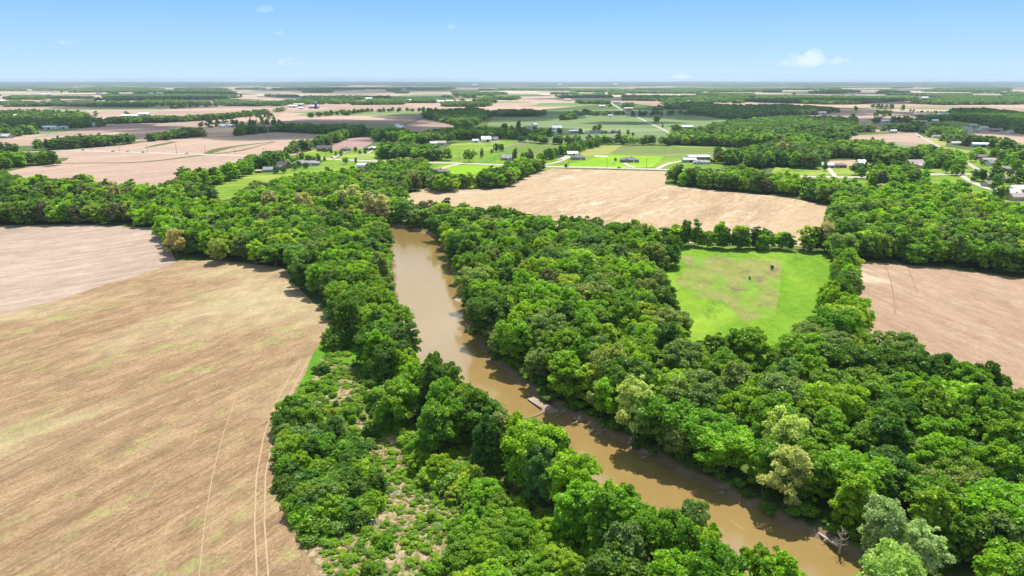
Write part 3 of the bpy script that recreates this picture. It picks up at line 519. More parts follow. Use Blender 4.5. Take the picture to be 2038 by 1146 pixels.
def scatter(mask_fn, bx, spacing, keep=1.0):
    x0, x1, y0, y1 = bx; nxx = int((x1 - x0) / spacing) + 1; nyy = int((y1 - y0) / (spacing * .87)) + 1
    if nxx * nyy > 400000: raise RuntimeError('too many')
    I, J = np.meshgrid(np.arange(nxx), np.arange(nyy)); X = x0 + (I + 0.5 * (J % 2)) * spacing; Y = y0 + J * spacing * .87
    X = (X + RNG.uniform(-.32, .32, X.shape) * spacing).ravel(); Y = (Y + RNG.uniform(-.32, .32, Y.shape) * spacing).ravel()
    m = mask_fn(X, Y) & (RNG.random(X.shape) < keep); return np.stack([X[m], Y[m], np.full(m.sum(), spacing)], 1)
def spac(y): return 8.3 + max(0, y - 350) / 330
WP = [PW(p) for p in WOODS]
rings = [60, 350, 550, 800, 1100, 1500, 2000, 2700, 3600, 5000, 7500, 11000, 16000]
for lo, hi in zip(rings[:-1], rings[1:]):
    s = spac((lo + hi) / 2 if hi > 350 else 350); xm = hi * 0.95
    def mk(X, Y):
        m = np.zeros(X.shape, bool)
        for P in WP:
            if P[:, 1].min() > hi or P[:, 1].max() < lo: continue
            m |= inside(P, X, Y)
        for E_ in EXCL: m &= ~inside(E_, X, Y)
        return m & (Y >= lo) & (Y < hi) & (np.abs(X) < Y * 0.80 + 45)
    if lo < 5000: pts_all.append(scatter(mk, (-xm, xm, lo, hi), s, 0.97))
for P, k in SPARSE:
    P = PW(P); s = spac(P[:, 1].mean()) * 1.1; pts_all.append(scatter(lambda X, Y: inside(P, X, Y), (P[:, 0].min(), P[:, 0].max(), P[:, 1].min(), P[:, 1].max()), s, k))
for x0, x1, yb, yt in BELTS:
    a = G((x0, yb)); b = G((x1, yb)); c = G((x1, yt, 1)); d = G((x0, yt, 1)); c = (c[0], min(c[1], a[1] * 1.35)); d = (d[0], min(d[1], a[1] * 1.35)); P = np.array([a, b, c, d]); s = spac(P[:, 1].mean())
    P[:, 0] += 0; pts_all.append(scatter(lambda X, Y: inside(P, X + 30 * np.sin(Y / 170), Y + 0.02 * Y * np.sin(X / 210)), (P[:, 0].min() - 60, P[:, 0].max() + 60, P[:, 1].min() * .95, P[:, 1].max() * 1.05), s, 0.9))
hedge_pts = []
for pl, wd, sc_ in HEDGES:
    P, _ = densify(PW(pl), np.zeros(len(pl)), max(3.6, (PW(pl)[:, 1].mean()) / 140)); P = P + RNG.uniform(-.5, .5, P.shape) * wd
    for x, y in P: hedge_pts.append((x, y, sc_))
A = np.concatenate(pts_all); A = np.unique(A.round(2), axis=0)
VIS = [(782, 475), (786, 560), (814, 615), (858, 685), (898, 735), (948, 782), (1022, 822), (1088, 850), (1150, 905), (1214, 975), (1245, 962), (1370, 992), (1480, 1052), (1560, 1116), (1620, 1150), (1780, 1146), (1450, 990), (1230, 880), (1080, 805), (950, 690), (890, 520), (868, 472)]
_, _, _, sd_ = river_d(A[:, 0], A[:, 1]); near_ = (A[:, 1] < 460) & (sd_ < 0)
for hh, ox in ((14, 0), (9, 5.5), (9, -5.5), (4, 6)):
    u_, v_ = proj(A[:, 0] + ox, A[:, 1], hh); near__ = near_ & inside(VIS, u_, v_); A = A[~near__]; near_ = near_[~near__]
CLEAR = [[(340, 516), (426, 524), (495, 531), (560, 539), (578, 570), (612, 606), (650, 632), (653, 663), (652, 690)], [(167, 448), (325, 456)], [(1215, 484), (1290, 487), (1345, 508), (1372, 534), (1326, 562), (1356, 598), (1362, 656)], [(1640, 612), (1654, 560), (1655, 520)], [(1714, 690), (1710, 640), (1696, 590), (1700, 520), (1884, 535), (2038, 556), (2400, 612)],
         [(800, 392), (853, 373.5), (1000, 376), (1020, 364), (1054, 349), (1072, 340)], [(1326, 340), (1324, 366), (1368, 374), (1452, 382), (1530, 389), (1582, 396), (1645, 409), (1645, 478)]]
for q_, L_ in enumerate(CLEAR): A = A[dist_line([G(p) for p in L_], A[:, 0], A[:, 1]) > (8.0 if q_ == 2 else 5.0)]
# keep off the river, the roads and their houses
nr_ = A[:, 1] < 640; dd, hw, _, _ = river_d(A[nr_, 0], A[nr_, 1]); ok = np.ones(len(A), bool); ok[nr_] = dd > hw + 3.6
A = A[ok]
for rd_, cl in ((PW(ROAD), 11), (PW([(1214, 204), (1243, 222), (1258, 228), (1293, 245), (1325, 260), (1347, 274)]), 12), (PW([(1819, 264), (1862, 289), (1890, 303), (1923, 323), (1959, 346), (1975, 350)]), 14), (PW([(1909, 347), (1928, 360), (1985, 384), (2038, 390)]), 12)):
    A = A[dist_line([tuple(p) for p in rd_], A[:, 0], A[:, 1]) > cl]

ords = ['first', 'second', 'third', 'fourth', 'fifth', 'sixth', 'seventh', 'eighth', 'ninth', 'tenth']
for n_ in range(11, 100):
    tens = {2: 'twent', 3: 'thirt', 4: 'fort', 5: 'fift', 6: 'sixt', 7: 'sevent', 8: 'eight', 9: 'ninet'}
    teen = ['eleventh', 'twelfth', 'thirteenth', 'fourteenth', 'fifteenth', 'sixteenth', 'seventeenth', 'eighteenth', 'nineteenth']
    ords.append(teen[n_ - 11] if n_ < 20 else (tens[n_ // 10] + 'ieth' if n_ % 10 == 0 else tens[n_ // 10] + 'y-' + ords[n_ % 10 - 1]))
# ------------------------------------------------------------------ buildings
def roof_mat(name, c, rib=0.0, rough=0.7, metal=0.0):
    m, t, out = new_mat(name); v = mapped(t, 0, 1, 1); n = noise(t, v, 1.2, 4, 0.7)
    col = mix(t, n, tuple(x * .78 for x in c), tuple(min(1, x * 1.2) for x in c)); finish(t, out, col, rough, 0.3, metal=metal); return m
W_ = {'white': plain('siding_white', (0.74, 0.73, 0.70), .8, .06), 'grey': plain('siding_grey', (0.36, 0.36, 0.36), .8, .1), 'brick': plain('brick_wall', (0.26, 0.15, 0.12), .9, .2), 'tan': plain('siding_tan', (0.50, 0.42, 0.32), .8, .1), 'brown': plain('siding_brown', (0.17, 0.12, 0.10), .8, .15), 'red': plain('siding_red', (0.33, 0.08, 0.06), .8, .15)}
R_ = {'slate': roof_mat('shingle_slate', (0.125, 0.11, 0.125)), 'dark': roof_mat('shingle_dark', (0.085, 0.075, 0.08)), 'grey': roof_mat('shingle_grey', (0.26, 0.25, 0.26)), 'light': roof_mat('roof_light_grey', (0.52, 0.52, 0.53)), 'white': roof_mat('roof_white_metal', (0.78, 0.78, 0.78), rough=.5),
      'brown': roof_mat('shingle_brown', (0.16, 0.115, 0.10)), 'pink': roof_mat('shingle_pinkish', (0.42, 0.33, 0.31)), 'tan': roof_mat('roof_tan', (0.55, 0.46, 0.36)), 'mauve': roof_mat('shingle_mauve', (0.20, 0.15, 0.16))}
M_TRIM = plain('white_trim', (0.78, 0.78, 0.76), .6, .04); M_GLASS = plain('window_glass', (0.03, 0.035, 0.045), .08, .2, spec=.6); M_DOOR = plain('door_paint', (0.18, 0.10, 0.07), .6, .1); M_OPEN = plain('dark_interior', (0.025, 0.022, 0.02), .9, .2)
M_CONC = plain('concrete', (0.45, 0.44, 0.42), .9, .12); M_BRICK = plain('chimney_brick', (0.25, 0.13, 0.10), .9, .2)
HOUSE_XY = []
def gable(w, d, h, rise, parent, wm, rm, x=0, y=0, ridge='x', o=0.5, wall_name='wall', roof_name='roof'):
    mb = MB(); x0, x1, y0, y1 = x - w/2, x + w/2, y - d/2, y + d/2
    if ridge == 'x':
        mb.v = [(x0, y0, 0), (x1, y0, 0), (x1, y1, 0), (x0, y1, 0), (x0, y0, h), (x1, y0, h), (x1, y1, h), (x0, y1, h), (x0, y, h + rise), (x1, y, h + rise)]
        mb.f = [(0, 1, 5, 4), (2, 3, 7, 6), (1, 2, 6, 9, 5), (3, 0, 4, 8, 7), (4, 5, 9, 8), (6, 7, 8, 9)]
    else:
        mb.v = [(x0, y0, 0), (x1, y0, 0), (x1, y1, 0), (x0, y1, 0), (x0, y0, h), (x1, y0, h), (x1, y1, h), (x0, y1, h), (x, y0, h + rise), (x, y1, h + rise)]
        mb.f = [(0, 1, 5, 8, 4), (2, 3, 7, 9, 6), (1, 2, 6, 5), (3, 0, 4, 7), (5, 6, 9, 8), (7, 4, 8, 9)]
    wl = mb.build(wall_name, wm, parent); rb = MB(); e = 0.06; tk = .18
    if ridge == 'x':
        k = rise / (d / 2)
        for sg in (-1, 1):
            yo = y + sg * (d/2 + o); zo = h - o * k
            P = [(x0 - o, yo, zo + e), (x1 + o, yo, zo + e), (x1 + o, y, h + rise + e), (x0 - o, y, h + rise + e)]; Q = [(a, b, c + tk) for a, b, c in P]
            rb.quad(*P); rb.quad(*Q[::-1]); [rb.quad(P[i], P[(i+1) % 4], Q[(i+1) % 4], Q[i]) for i in (0, 1, 3)]
    else:
        k = rise / (w / 2)
        for sg in (-1, 1):
            xo = x + sg * (w/2 + o); zo = h - o * k
            P = [(xo, y0 - o, zo + e), (xo, y1 + o, zo + e), (x, y1 + o, h + rise + e), (x, y0 - o, h + rise + e)]; Q = [(a, b, c + tk) for a, b, c in P]
            rb.quad(*P); rb.quad(*Q[::-1]); [rb.quad(P[i], P[(i+1) % 4], Q[(i+1) % 4], Q[i]) for i in (0, 1, 3)]
    return wl, rb.build(roof_name, rm, parent)
def hip(w, d, h, rise, parent, wm, rm, o=0.6):
    wl = MB().box(-w/2, w/2, -d/2, d/2, 0, h).build('wall', wm, parent); W, D = w/2 + o, d/2 + o; r = max(0.2, W - D); z = h + .05
    mb = MB(); mb.v = [(-W, -D, z), (W, -D, z), (W, D, z), (-W, D, z), (-r, 0, z + rise), (r, 0, z + rise)]; mb.f = [(3, 2, 1, 0), (0, 1, 5, 4), (1, 2, 5), (2, 3, 4, 5), (3, 0, 4)]
    return wl, mb.build('roof', rm, parent)
def window(parent, x, z, yf, w=1.3, h=1.2):
    f = MB().box(x - w/2 - .12, x + w/2 + .12, yf - .08, yf + .05, z - h/2 - .12, z + h/2 + .12).build('window', M_TRIM, parent)
    MB().box(x - w/2, x + w/2, yf - .12, yf - .075, z - h/2, z + h/2).build('pane', M_GLASS, f)
def door(parent, x, yf, w=1.1, h=2.1, mat=None, name='door'):
    return MB().box(x - w/2, x + w/2, yf - .1, yf + .03, 0.02, h).build(name, mat or M_DOOR, parent)
def building(kind, px, py, w, d, h, rot, wm, rm, label, name=None, cat=None, group=None, detail=True):
    x, y = unproj(px, py); a = R(rot); x += 0; y += d / 2
    nm = name or {'ranch': 'house', 'house': 'house', 'barn': 'barn', 'shed': 'shed', 'farmhouse': 'house', 'open': 'shed'}[kind]
    r = empty(nm, (x, y, 0.1), a); tag(r, label, cat or nm, group); HOUSE_XY.append((x, y, max(w, d) / 2, py)); wm = W_[wm]; rm = R_[rm]; yf = -d / 2
    if kind == 'ranch':
        hip(w, d, h, d * .24, r, wm, rm)
        gw = w * .26; gx_ = -w * .24; gable(gw, 3.2, h, gw * .3, r, wm, rm, gx_, yf - 1.5, 'y', .4, 'gable_wing', 'gable_roof')
        if detail:
            for i, fx in enumerate((-.42, -.02, .12, .3, .42)): window(r, fx * w, 1.6, yf, 1.5, 1.2)
            window(r, gx_, 1.6, yf - 3.1, 2.2, 1.4); door(r, w * .05 - .1 * w, yf)
            door(r, w * .21, yf, w * .09, 2.2, M_TRIM, 'garage_door')
            MB().box(w * .1, w * .1 + .9, -.5, .5, h, h + d * .24 + 1.0).build('chimney', M_BRICK, r)
    elif kind == 'house':
        gable(w, d, h, d * .3, r, wm, rm)
        if detail:
            for fx in (-.36, -.18, .2): window(r, fx * w, min(1.7, h - 1), yf)
            if h > 4.5:
                for fx in (-.3, 0, .3): window(r, fx * w, h - 1.3, yf)
            door(r, 0, yf); door(r, w * .38, yf, w * .16, 2.2, M_TRIM if wm is not W_['white'] else M_OPEN, 'garage_door')
            MB().box(-w * .2, -w * .2 + .8, -.4, .4, h, h + d * .3 + .9).build('chimney', M_BRICK, r)
    elif kind == 'farmhouse':
        gable(w, d, h, d * .34, r, wm, rm); gable(w * .4, d * .7, h * .75, w * .12, r, wm, rm, w * .15, yf - d * .3, 'y', .4, 'wing', 'wing_roof')
        if detail:
            for fx in (-.38, -.2): window(r, fx * w, 1.6, yf); window(r, fx * w, h - 1.2, yf)
            window(r, w * .15, 1.6, yf - d * .65); door(r, -w * .09, yf)
            MB().box(-.4, .4, -.4, .4, h, h + d * .34 + 1).build('chimney', M_BRICK, r)
    elif kind == 'barn':
        gable(w, d, h, d * .22, r, wm, rm, o=.35)
        door(r, w * .12, yf, min(4.5, w * .25), h * .8, M_OPEN, 'barn_door')
        if detail: door(r, -w * .3, yf, 1.2, 2.1, M_DOOR); window(r, -w * .15, 2, yf, 1.2, .9); window(r, w * .38, 2, yf, 1.2, .9)
    elif kind == 'shed':
        gable(w, d, h, d * .25, r, wm, rm, o=.25); door(r, 0, yf, min(2.6, w * .4), h * .8, M_OPEN if w > 6 else M_DOOR)
    elif kind == 'open':
        MB().box(-w/2, w/2, d/2 - .2, d/2, 0, h).build('back_wall', wm, r)
        for s_ in (-1, 1): MB().box(s_ * w/2 - .1, s_ * w/2 + .1, -d/2, d/2 - .21, 0, h).build('side_wall', wm, r)
        for i in range(5): MB().box(-w/2 + .15 + i * (w - .3) / 4 - .12, -w/2 + .15 + i * (w - .3) / 4 + .12, -d/2 - .25, -d/2 - .01, 0, h).build('post', M_TRIM, r)
        mb = MB(); P = [(-w/2 - .5, -d/2 - .6, h + .02), (w/2 + .5, -d/2 - .6, h + .02), (w/2 + .5, d/2 + .4, h + d * .14), (-w/2 - .5, d/2 + .4, h + d * .14)]; Q = [(a_, b_, c_ + .2) for a_, b_, c_ in P]
        mb.quad(*P[::-1]); mb.quad(*Q); [mb.quad(P[i], P[(i+1) % 4], Q[(i+1) % 4], Q[i]) for i in range(4)]; mb.build('roof', rm, r)
    return r
B = building
B('house', 536, 343, 15, 9, 3, 12, 'grey', 'grey', 'grey roofed house behind two dark round trees')
B('farmhouse', 562, 336, 14, 12, 4, -25, 'brown', 'dark', 'house with steep dark brown roof on the meadow edge')
B('shed', 514, 344, 7, 4, 2.2, 4, 'red', 'tan', 'small reddish shed at the lawn corner beside the tree row')
B('ranch', 607, 0 + 330, 32, 11, 3.2, 3, 'grey', 'grey', 'long grey ranch house just above the treetops')
B('barn', 726, 335, 19, 9, 3.6, -4, 'white', 'light', 'low white barn with pale grey roof below the road')
B('farmhouse', 644, 301, 20, 11, 4.2, 4, 'brown', 'dark', 'dark roofed brown house at the corner of the purplish field')
B('ranch', 687, 300.5, 14, 9, 2.8, 0, 'grey', 'slate', 'low dark roofed house where the driveway ends')
B('ranch', 748, 299, 24, 10, 3, 3, 'brick', 'light', 'brick ranch house with pale grey roof beside the round wood')
B('shed', 732, 299, 12, 7, 3, 3, 'brown', 'slate', 'dark shed against the brick ranch house')
B('shed', 766, 306, 6, 3, 2, 5, 'white', 'light', 'tiny pale trailer shed at the edge of the round wood')
B('ranch', 871, 347, 25, 11, 3, -6, 'brick', 'brown', 'brick ranch house with dark brown roof, alone on the vivid lawn')
B('house', 878, 288.5, 15, 10, 3.2, 4, 'tan', 'pink', 'house with pinkish hipped roof half hidden by the round wood')
B('house', 861, 289, 11, 9, 3, 30, 'grey', 'light', 'grey house beside the pinkish roofed one')
B('barn', 967, 283, 16, 18, 5, 8, 'white', 'white', 'tall barn with large bright white roof above the meadow')
B('shed', 946, 284, 11, 9, 3.4, 10, 'white', 'light', 'small pale shed just west of the tall white barn')
B('farmhouse', 984, 280, 12, 8, 3.6, 6, 'white', 'grey', 'white farmhouse with grey roof just east of the tall white barn')
B('barn', 892, 264.5, 26, 10, 4, 3, 'white', 'white', 'long low white barn in the dark valley trees')
B('shed', 895, 260, 15, 9, 4, 5, 'grey', 'light', 'grey shed behind the long low white barn')
B('barn', 861, 264, 17, 8, 3.4, 0, 'white', 'light', 'pale barn west of the long low white barn')
B('farmhouse', 797, 257, 16, 9, 4.5, -25, 'white', 'white', 'white farm buildings at the corner of two tan fields')
B('shed', 790, 254, 9, 7, 5, -10, 'white', 'white', 'narrow white shed beside the farmhouse at the tan fields')
B('house', 746, 266, 12, 8, 4, 12, 'white', 'light', 'white house against the big dark tree clump')
B('farmhouse', 1009, 319, 15, 11, 3.2, 8, 'grey', 'grey', 'grey roofed house on the lawn behind the hedge end')
B('barn', 1140, 310.5, 14, 10, 3.6, 2, 'white', 'white', 'small white roofed barn at the top of the curving driveway')
B('ranch', 1151, 318, 19, 11, 3, -8, 'grey', 'slate', 'dark roofed house in front of the small white roofed barn')
B('ranch', 1254, 323.5, 22, 13, 3.2, 1, 'brick', 'slate', 'slate roofed brick house alone on the vivid green lawn')
B('open', 1393, 318, 27, 10, 3.6, 0, 'white', 'white', 'long open fronted shed with white roof and posts')
B('barn', 1373, 323.5, 17, 9, 3.4, 0, 'grey', 'light', 'grey barn with dark doorway in front of the open shed')
B('ranch', 1398, 327, 20, 9, 2.8, -4, 'white', 'grey', 'low house with pale grey roof in front of the open shed')
B('farmhouse', 1108, 261, 20, 13, 6.5, 3, 'white', 'white', 'big white farmhouse with bright roof amid dark trees')
B('shed', 1100, 265, 16, 8, 3.4, 0, 'white', 'light', 'pale wing shed in front of the big white farmhouse')
B('barn', 1143, 264.5, 21, 9, 3.6, 2, 'grey', 'white', 'long white roofed barn west of the lane houses')
B('shed', 1160, 266, 6, 6, 3.4, 0, 'white', 'white', 'small white garage between barn and lane house')
B('house', 1188, 266, 27, 9, 3.2, 2, 'white', 'dark', 'long white house with dark roof and two dark trees behind')
B('ranch', 1222, 265, 17, 11, 3.6, 0, 'brown', 'mauve', 'house with large mauve roof on the thin lane')
B('shed', 1212, 265.5, 6, 5, 2.8, 0, 'white', 'light', 'small white garage beside the mauve roofed house')
B('farmhouse', 1052, 259, 17, 10, 5, 4, 'white', 'grey', 'white farmhouse among tall dark trees')
B('house', 1064, 252.5, 10, 8, 5.5, 35, 'white', 'light', 'tall narrow white house behind the tall dark trees')
B('house', 1024, 268, 15, 9, 3.4, 0, 'grey', 'light', 'pale roofed house at the west end of the dark farm trees')
B('barn', 1251, 220, 28, 16, 7, 0, 'tan', 'tan', 'large tan barn beside the straight lane')
B('barn', 1198, 214, 24, 14, 6, 0, 'white', 'light', 'white barn behind a row of small dark trees')
B('shed', 1215, 232, 14, 8, 3.5, 0, 'white', 'light', 'small pale shed alone in the dull green field')
B('house', 1201, 229.5, 14, 8, 3.5, 0, 'grey', 'grey', 'grey house wrapped in a ring of dark trees')
B('house', 1227, 205.5, 30, 14, 5, 0, 'tan', 'pink', 'pink roofed house at the far end of the lane')
B('barn', 1270, 199, 30, 16, 8, 0, 'tan', 'tan', 'pale tan barn in the far tree belt')
B('house', 1344, 256, 12, 9, 3.6, 20, 'brown', 'grey', 'brown house in the trees where the lane bends')
B('barn', 1368, 255, 24, 9, 3.6, 4, 'white', 'white', 'long white roofed barn in the roadside trees')
B('house', 1374, 266, 14, 9, 4, -10, 'tan', 'pink', 'pinkish house deeper in the roadside trees')
B('house', 1357, 281, 11, 7, 3, 0, 'white', 'white', 'small white roofed house where the lane meets the wood')
B('house', 1400, 262, 12, 8, 4, 10, 'white', 'tan', 'tan roofed house amid the hillside trees')
B('farmhouse', 1417, 274, 9, 7, 6, 0, 'white', 'white', 'narrow white house peeping out of the hillside wood')
B('barn', 1637, 227, 24, 12, 5, 0, 'white', 'white', 'white barn at the end of the dark hill wood')
B('shed', 1628, 228, 9, 8, 4, 0, 'grey', 'light', 'small grey shed beside the hill wood barn')
B('house', 1373, 204.5, 26, 14, 6, 0, 'white', 'light', 'white house above the dark conifer block')
B('house', 1650, 334, 13, 9, 3.2, -20, 'white', 'light', 'white gabled garage house at the roadside yard')
B('open', 1674, 334, 13, 8, 3, 0, 'white', 'slate', 'dark fronted carport beside the white garage house')
B('farmhouse', 1716, 331, 9, 9, 4.5, 4, 'white', 'white', 'small white gabled house behind dark round shrubs')
B('farmhouse', 1825, 334, 19, 13, 4.5, 8, 'grey', 'pink', 'many gabled pinkish grey house in front of the hill wood')
B('shed', 1697, 338, 5, 4, 2.4, 0, 'tan', 'tan', 'tiny tan shed in the roadside yard')
B('house', 1954, 317, 18, 9, 3.2, 0, 'brown', 'mauve', 'low mauve roofed house beside the bright round tree')
B('barn', 1971, 323, 17, 9, 3, 0, 'tan', 'pink', 'low pinkish barn below the mauve roofed house')
B('ranch', 2001, 341, 22, 10, 3, 3, 'brick', 'grey', 'grey roofed ranch house with white wing beside the side road')
B('ranch', 1998, 363, 20, 12, 3.2, -25, 'brick', 'mauve', 'mauve roofed house wrapped in dark shrubs')
B('house', 1972, 372, 11, 8, 3, 20, 'grey', 'grey', 'small grey house at the bend of the gravel lane')
B('barn', 2012, 391, 19, 12, 3.4, -18, 'grey', 'light', 'pale grey roofed barn at the end of the gravel lane')
B('barn', 2034, 384, 18, 12, 3.6, 10, 'white', 'white', 'white roofed barn touching the photo edge above the gravel lane')
B('barn', 2017, 327, 16, 10, 4, 0, 'white', 'white', 'white barn behind the grey roofed ranch house')
B('shed', 2030, 318, 8, 6, 3, 0, 'white', 'light', 'small white shed at the photo edge above the white barn')
B('barn', 1954, 293, 24, 10, 4.5, -12, 'grey', 'white', 'long curved white roofed shed under the dark tree row')
B('house', 1904, 289, 14, 8, 3.4, 0, 'white', 'light', 'white house at the foot of the dark tree row')
B('house', 1865, 275, 13, 8, 3.4, 0, 'white', 'grey', 'white house behind the slanting road')
B('shed', 1878, 276, 7, 5, 3, 0, 'white', 'light', 'small pale shed next to the house behind the slanting road')
B('farmhouse', 1925, 262, 19, 12, 5.5, 0, 'white', 'pink', 'large pinkish white house above the greyish tan field')
B('shed', 1945, 262, 10, 6, 3, 0, 'grey', 'light', 'grey outbuilding east of the large pinkish white house')
B('house', 1839, 247, 18, 11, 5, 0, 'tan', 'pink', 'pinkish house on the pale paddock')
B('house', 1784, 238, 16, 10, 4.5, 0, 'white', 'white', 'white house in front of the far orchard row')
B('house', 1778, 254, 16, 9, 4.4, 0, 'white', 'pink', 'white house with pinkish roof between two dark trees')
B('house', 1779, 264.5, 12, 8, 3.8, 0, 'white', 'light', 'small white house at the top edge of the pinkish field')
B('barn', 1763, 243.5, 25, 10, 3.5, 0, 'white', 'white', 'long thin white barn on the far paddock')
B('barn', 1842, 231.5, 62, 20, 6, 0, 'tan', 'pink', 'very long pinkish shed under the clipped dark row')
B('barn', 1882, 230.5, 40, 16, 5, 0, 'white', 'white', 'long white shed at the end of the clipped dark row')
B('house', 1938, 254, 17, 10, 5, 0, 'tan', 'tan', 'tan house half hidden in the dark wood edge')
B('house', 1960, 259, 15, 10, 4.5, 0, 'white', 'light', 'pale house at the edge of the far dark wood')
B('house', 1955, 200.5, 28, 14, 8, 0, 'white', 'white', 'white house deep in the far tree belt')
B('house', 32, 234, 22, 12, 5, 5, 'white', 'white', 'white house in the village west of the ploughed field')
B('house', 43, 235, 15, 10, 6, 30, 'white', 'pink', 'pinkish white gabled house in the village')
B('barn', 92, 257, 38, 12, 4, 3, 'white', 'white', 'long pale village barn beside the dark green strip')
B('barn', 125, 256, 16, 9, 3.4, 0, 'white', 'light', 'short pale shed beside the dark green strip')
B('farmhouse', 184, 252.5, 14, 10, 5.5, 12, 'white', 'light', 'white farmhouse at the end of the dark green strip')
B('house', 8, 275, 22, 12, 3.6, -15, 'grey', 'light', 'grey roofed house on the village edge at the photo border')
B('barn', 4, 266, 18, 9, 3.6, 0, 'white', 'grey', 'pale barn behind the village edge house')
B('barn', 257, 234.5, 44, 14, 6, 0, 'white', 'white', 'long white farm shed behind the dark village hedge')
B('barn', 285, 231, 30, 14, 6, 5, 'tan', 'white', 'tan farm shed east of the long white farm shed')
B('house', 178, 233.5, 20, 10, 4, 0, 'grey', 'grey', 'grey house at the village green')
B('house', 142, 240, 18, 10, 5, 14, 'tan', 'tan', 'tan house under the tall village trees')
B('barn', 81, 227, 26, 10, 4, 0, 'white', 'white', 'white roof at the back of the village')
B('house', 60, 240, 16, 10, 5, 20, 'white', 'tan', 'pale house in the middle of the village')
B('house', 18, 246, 14, 9, 4, -15, 'tan', 'light', 'tan house low in the village trees')
B('house', 109, 233, 14, 9, 4, 0, 'grey', 'light', 'light roofed house behind the tan village house')
B('farmhouse', 443, 253.5, 15, 9, 4, -10, 'white', 'white', 'white farmhouse among round dark trees in the tan field')
B('barn', 460, 252.5, 20, 9, 3.5, 0, 'white', 'white', 'white barn east of the farmhouse in the tan field')
B('barn', 624, 216, 36, 16, 8, 0, 'grey', 'light', 'grey barn at the foot of the tall dark silo')
B('barn', 594, 212, 40, 18, 8, 0, 'tan', 'tan', 'tan farm barn west of the silo')
B('barn', 583, 214, 30, 14, 6, 0, 'white', 'white', 'white farm shed at the west end of the silo farm')
B('shed', 599, 217, 18, 10, 5, 0, 'white', 'white', 'small white shed below the silo farm barns')
B('house', 518, 193, 40, 18, 9, 0, 'white', 'white', 'far white farmhouse at the end of a tree row')
B('house', 1130, 200.5, 34, 14, 6, 0, 'white', 'tan', 'far pale farmhouse alone in the tan plain')
VIL = [(22, 262, 'w'), (66, 261, 'w'), (100, 247, 'w'), (160, 246, 'w'), (212, 239, 'w'), (330, 237, 'w'), (-8, 240, 'w'), (1750, 236, 'e'), (1806, 240, 'e'), (1862, 243, 'e'), (1906, 236, 'e'), (1985, 262, 'e'), (2012, 266, 'e'), (1892, 226, 'e'), (2030, 244, 'e'), (1996, 307, 'e'), (1978, 330, 'e'), (2034, 400, 'e')]
for i, (px, py, sd) in enumerate(VIL):
    B('house', px, py, 15 + i % 4 * 2, 9, 3.6, (i * 37) % 50 - 25, ('white', 'tan', 'grey', 'brick')[i % 4], ('light', 'grey', 'pink', 'dark', 'white')[i % 5],
      'plain %s house of the %s settlement, %s of these counting eastward' % (('white', 'tan', 'grey', 'brick')[i % 4], 'western' if sd == 'w' else 'eastern', ords[sorted([q[0] for q in VIL if q[2] == sd]).index(px)]), group='plain settlement houses')
FAR = [(45, 180), (58, 181), (139, 179), (156, 180), (300, 188), (318, 187), (86, 190), (96, 189), (200, 206), (265, 207), (805, 178), (822, 176), (838, 178), (815, 203), (877, 205), (895, 204.5), (734, 199), (1283, 178), (1290, 179), (1465, 179), (1475, 178.5), (1650, 181), (1672, 183), (1683, 181), (1225, 170.5), (1114, 170.5), (945, 171.5), (2, 204), (196, 188), (1562, 199), (1842, 197)]
for i, (px, py) in enumerate(FAR):
    r = building('shed', px, py, 34 if py > 176 else 70, 18, 8 if py > 176 else 26, 0, 'white', 'white', 'far pale farm building, %s bright speck counting from the west' % ords[sorted(range(len(FAR)), key=lambda q: FAR[q][0]).index(i)], 'farm_building', 'farm building', 'far pale farm buildings on the plain', False)
# silo
x, y = unproj(629, 216.5); r = empty('silo', (x, y, 0)); tag(r, 'tall dark silo with a domed cap beside the grey barn', 'silo')
MB().tube([(0, 0, 0), (0, 0, 21)], [4.2, 4.2], 20).build('body', plain('silo_blue', (0.05, 0.06, 0.10), .5, .1), r, True)
MB().tube([(0, 0, 21.05), (0, 0, 22.5), (0, 0, 23.8), (0, 0, 24.4)], [4.3, 3.8, 2.2, .4], 20).build('cap', R_['light'], r, True)

# ------------------------------------------------------------------ utility poles and cars
def pole(px, pyb, hgt, label, near_road):
    x, y = unproj(px, pyb); r = empty('utility_pole', (x, y, 0), R(5)); tag(r, label, 'utility pole', 'utility poles along the country road')
    MB().tube([(0, 0, -.5), (0, 0, hgt)], [.24, .17], 7).build('pole', M_BARK, r)
    MB().box(-1.3, 1.3, -.28, -.16, hgt - 1.0, hgt - .8).build('crossarm', M_BARK, r)
    for s_ in (-1.1, .0, 1.1): MB().tube([(s_, -.22, hgt - .795), (s_, -.22, hgt - .5)], .06, 5).build('insulator', M_TRIM, r)
    if near_road: MB().tube([(.42, 0, hgt - 2.9), (.42, 0, hgt - 1.9)], .28, 8).build('transformer', W_['grey'], r)
for i, (px, pb, h_, lb) in enumerate([(131, 299, 7, 'short utility pole at the bend by the tree clump'), (183, 299, 8, 'faint utility pole east of the road bend'), (239, 303, 11, 'utility pole where the road passes the green wedge'), (294, 304.5, 11, 'utility pole below the short olive strip'),
                                      (352, 306.5, 14, 'tallest utility pole in the tan field, a dark post'), (409, 306, 11, 'utility pole left of where the waterway meets the road'), (468, 308.5, 10, 'utility pole right of where the waterway meets the road'), (526, 309.5, 10.5, 'utility pole where the road enters the trees'),
                                      (649, 313, 10, 'utility pole on the lawn by the dark driveway'), (914, 324, 13, 'utility pole on the meadow west of the round tree'), (985, 327, 9.5, 'utility pole near the grey roofed house'), (1132, 333.5, 10.5, 'utility pole at the foot of the curving driveway'),
                                      (1208, 334.5, 11.5, 'utility pole west of the slate roofed house'), (1286, 336, 12, 'thick utility pole east of the slate roofed house'), (1977, 352, 10, 'utility pole leaning by the side road junction')]):
    pole(px, pb, h_, lb, i in (4, 13, 9))
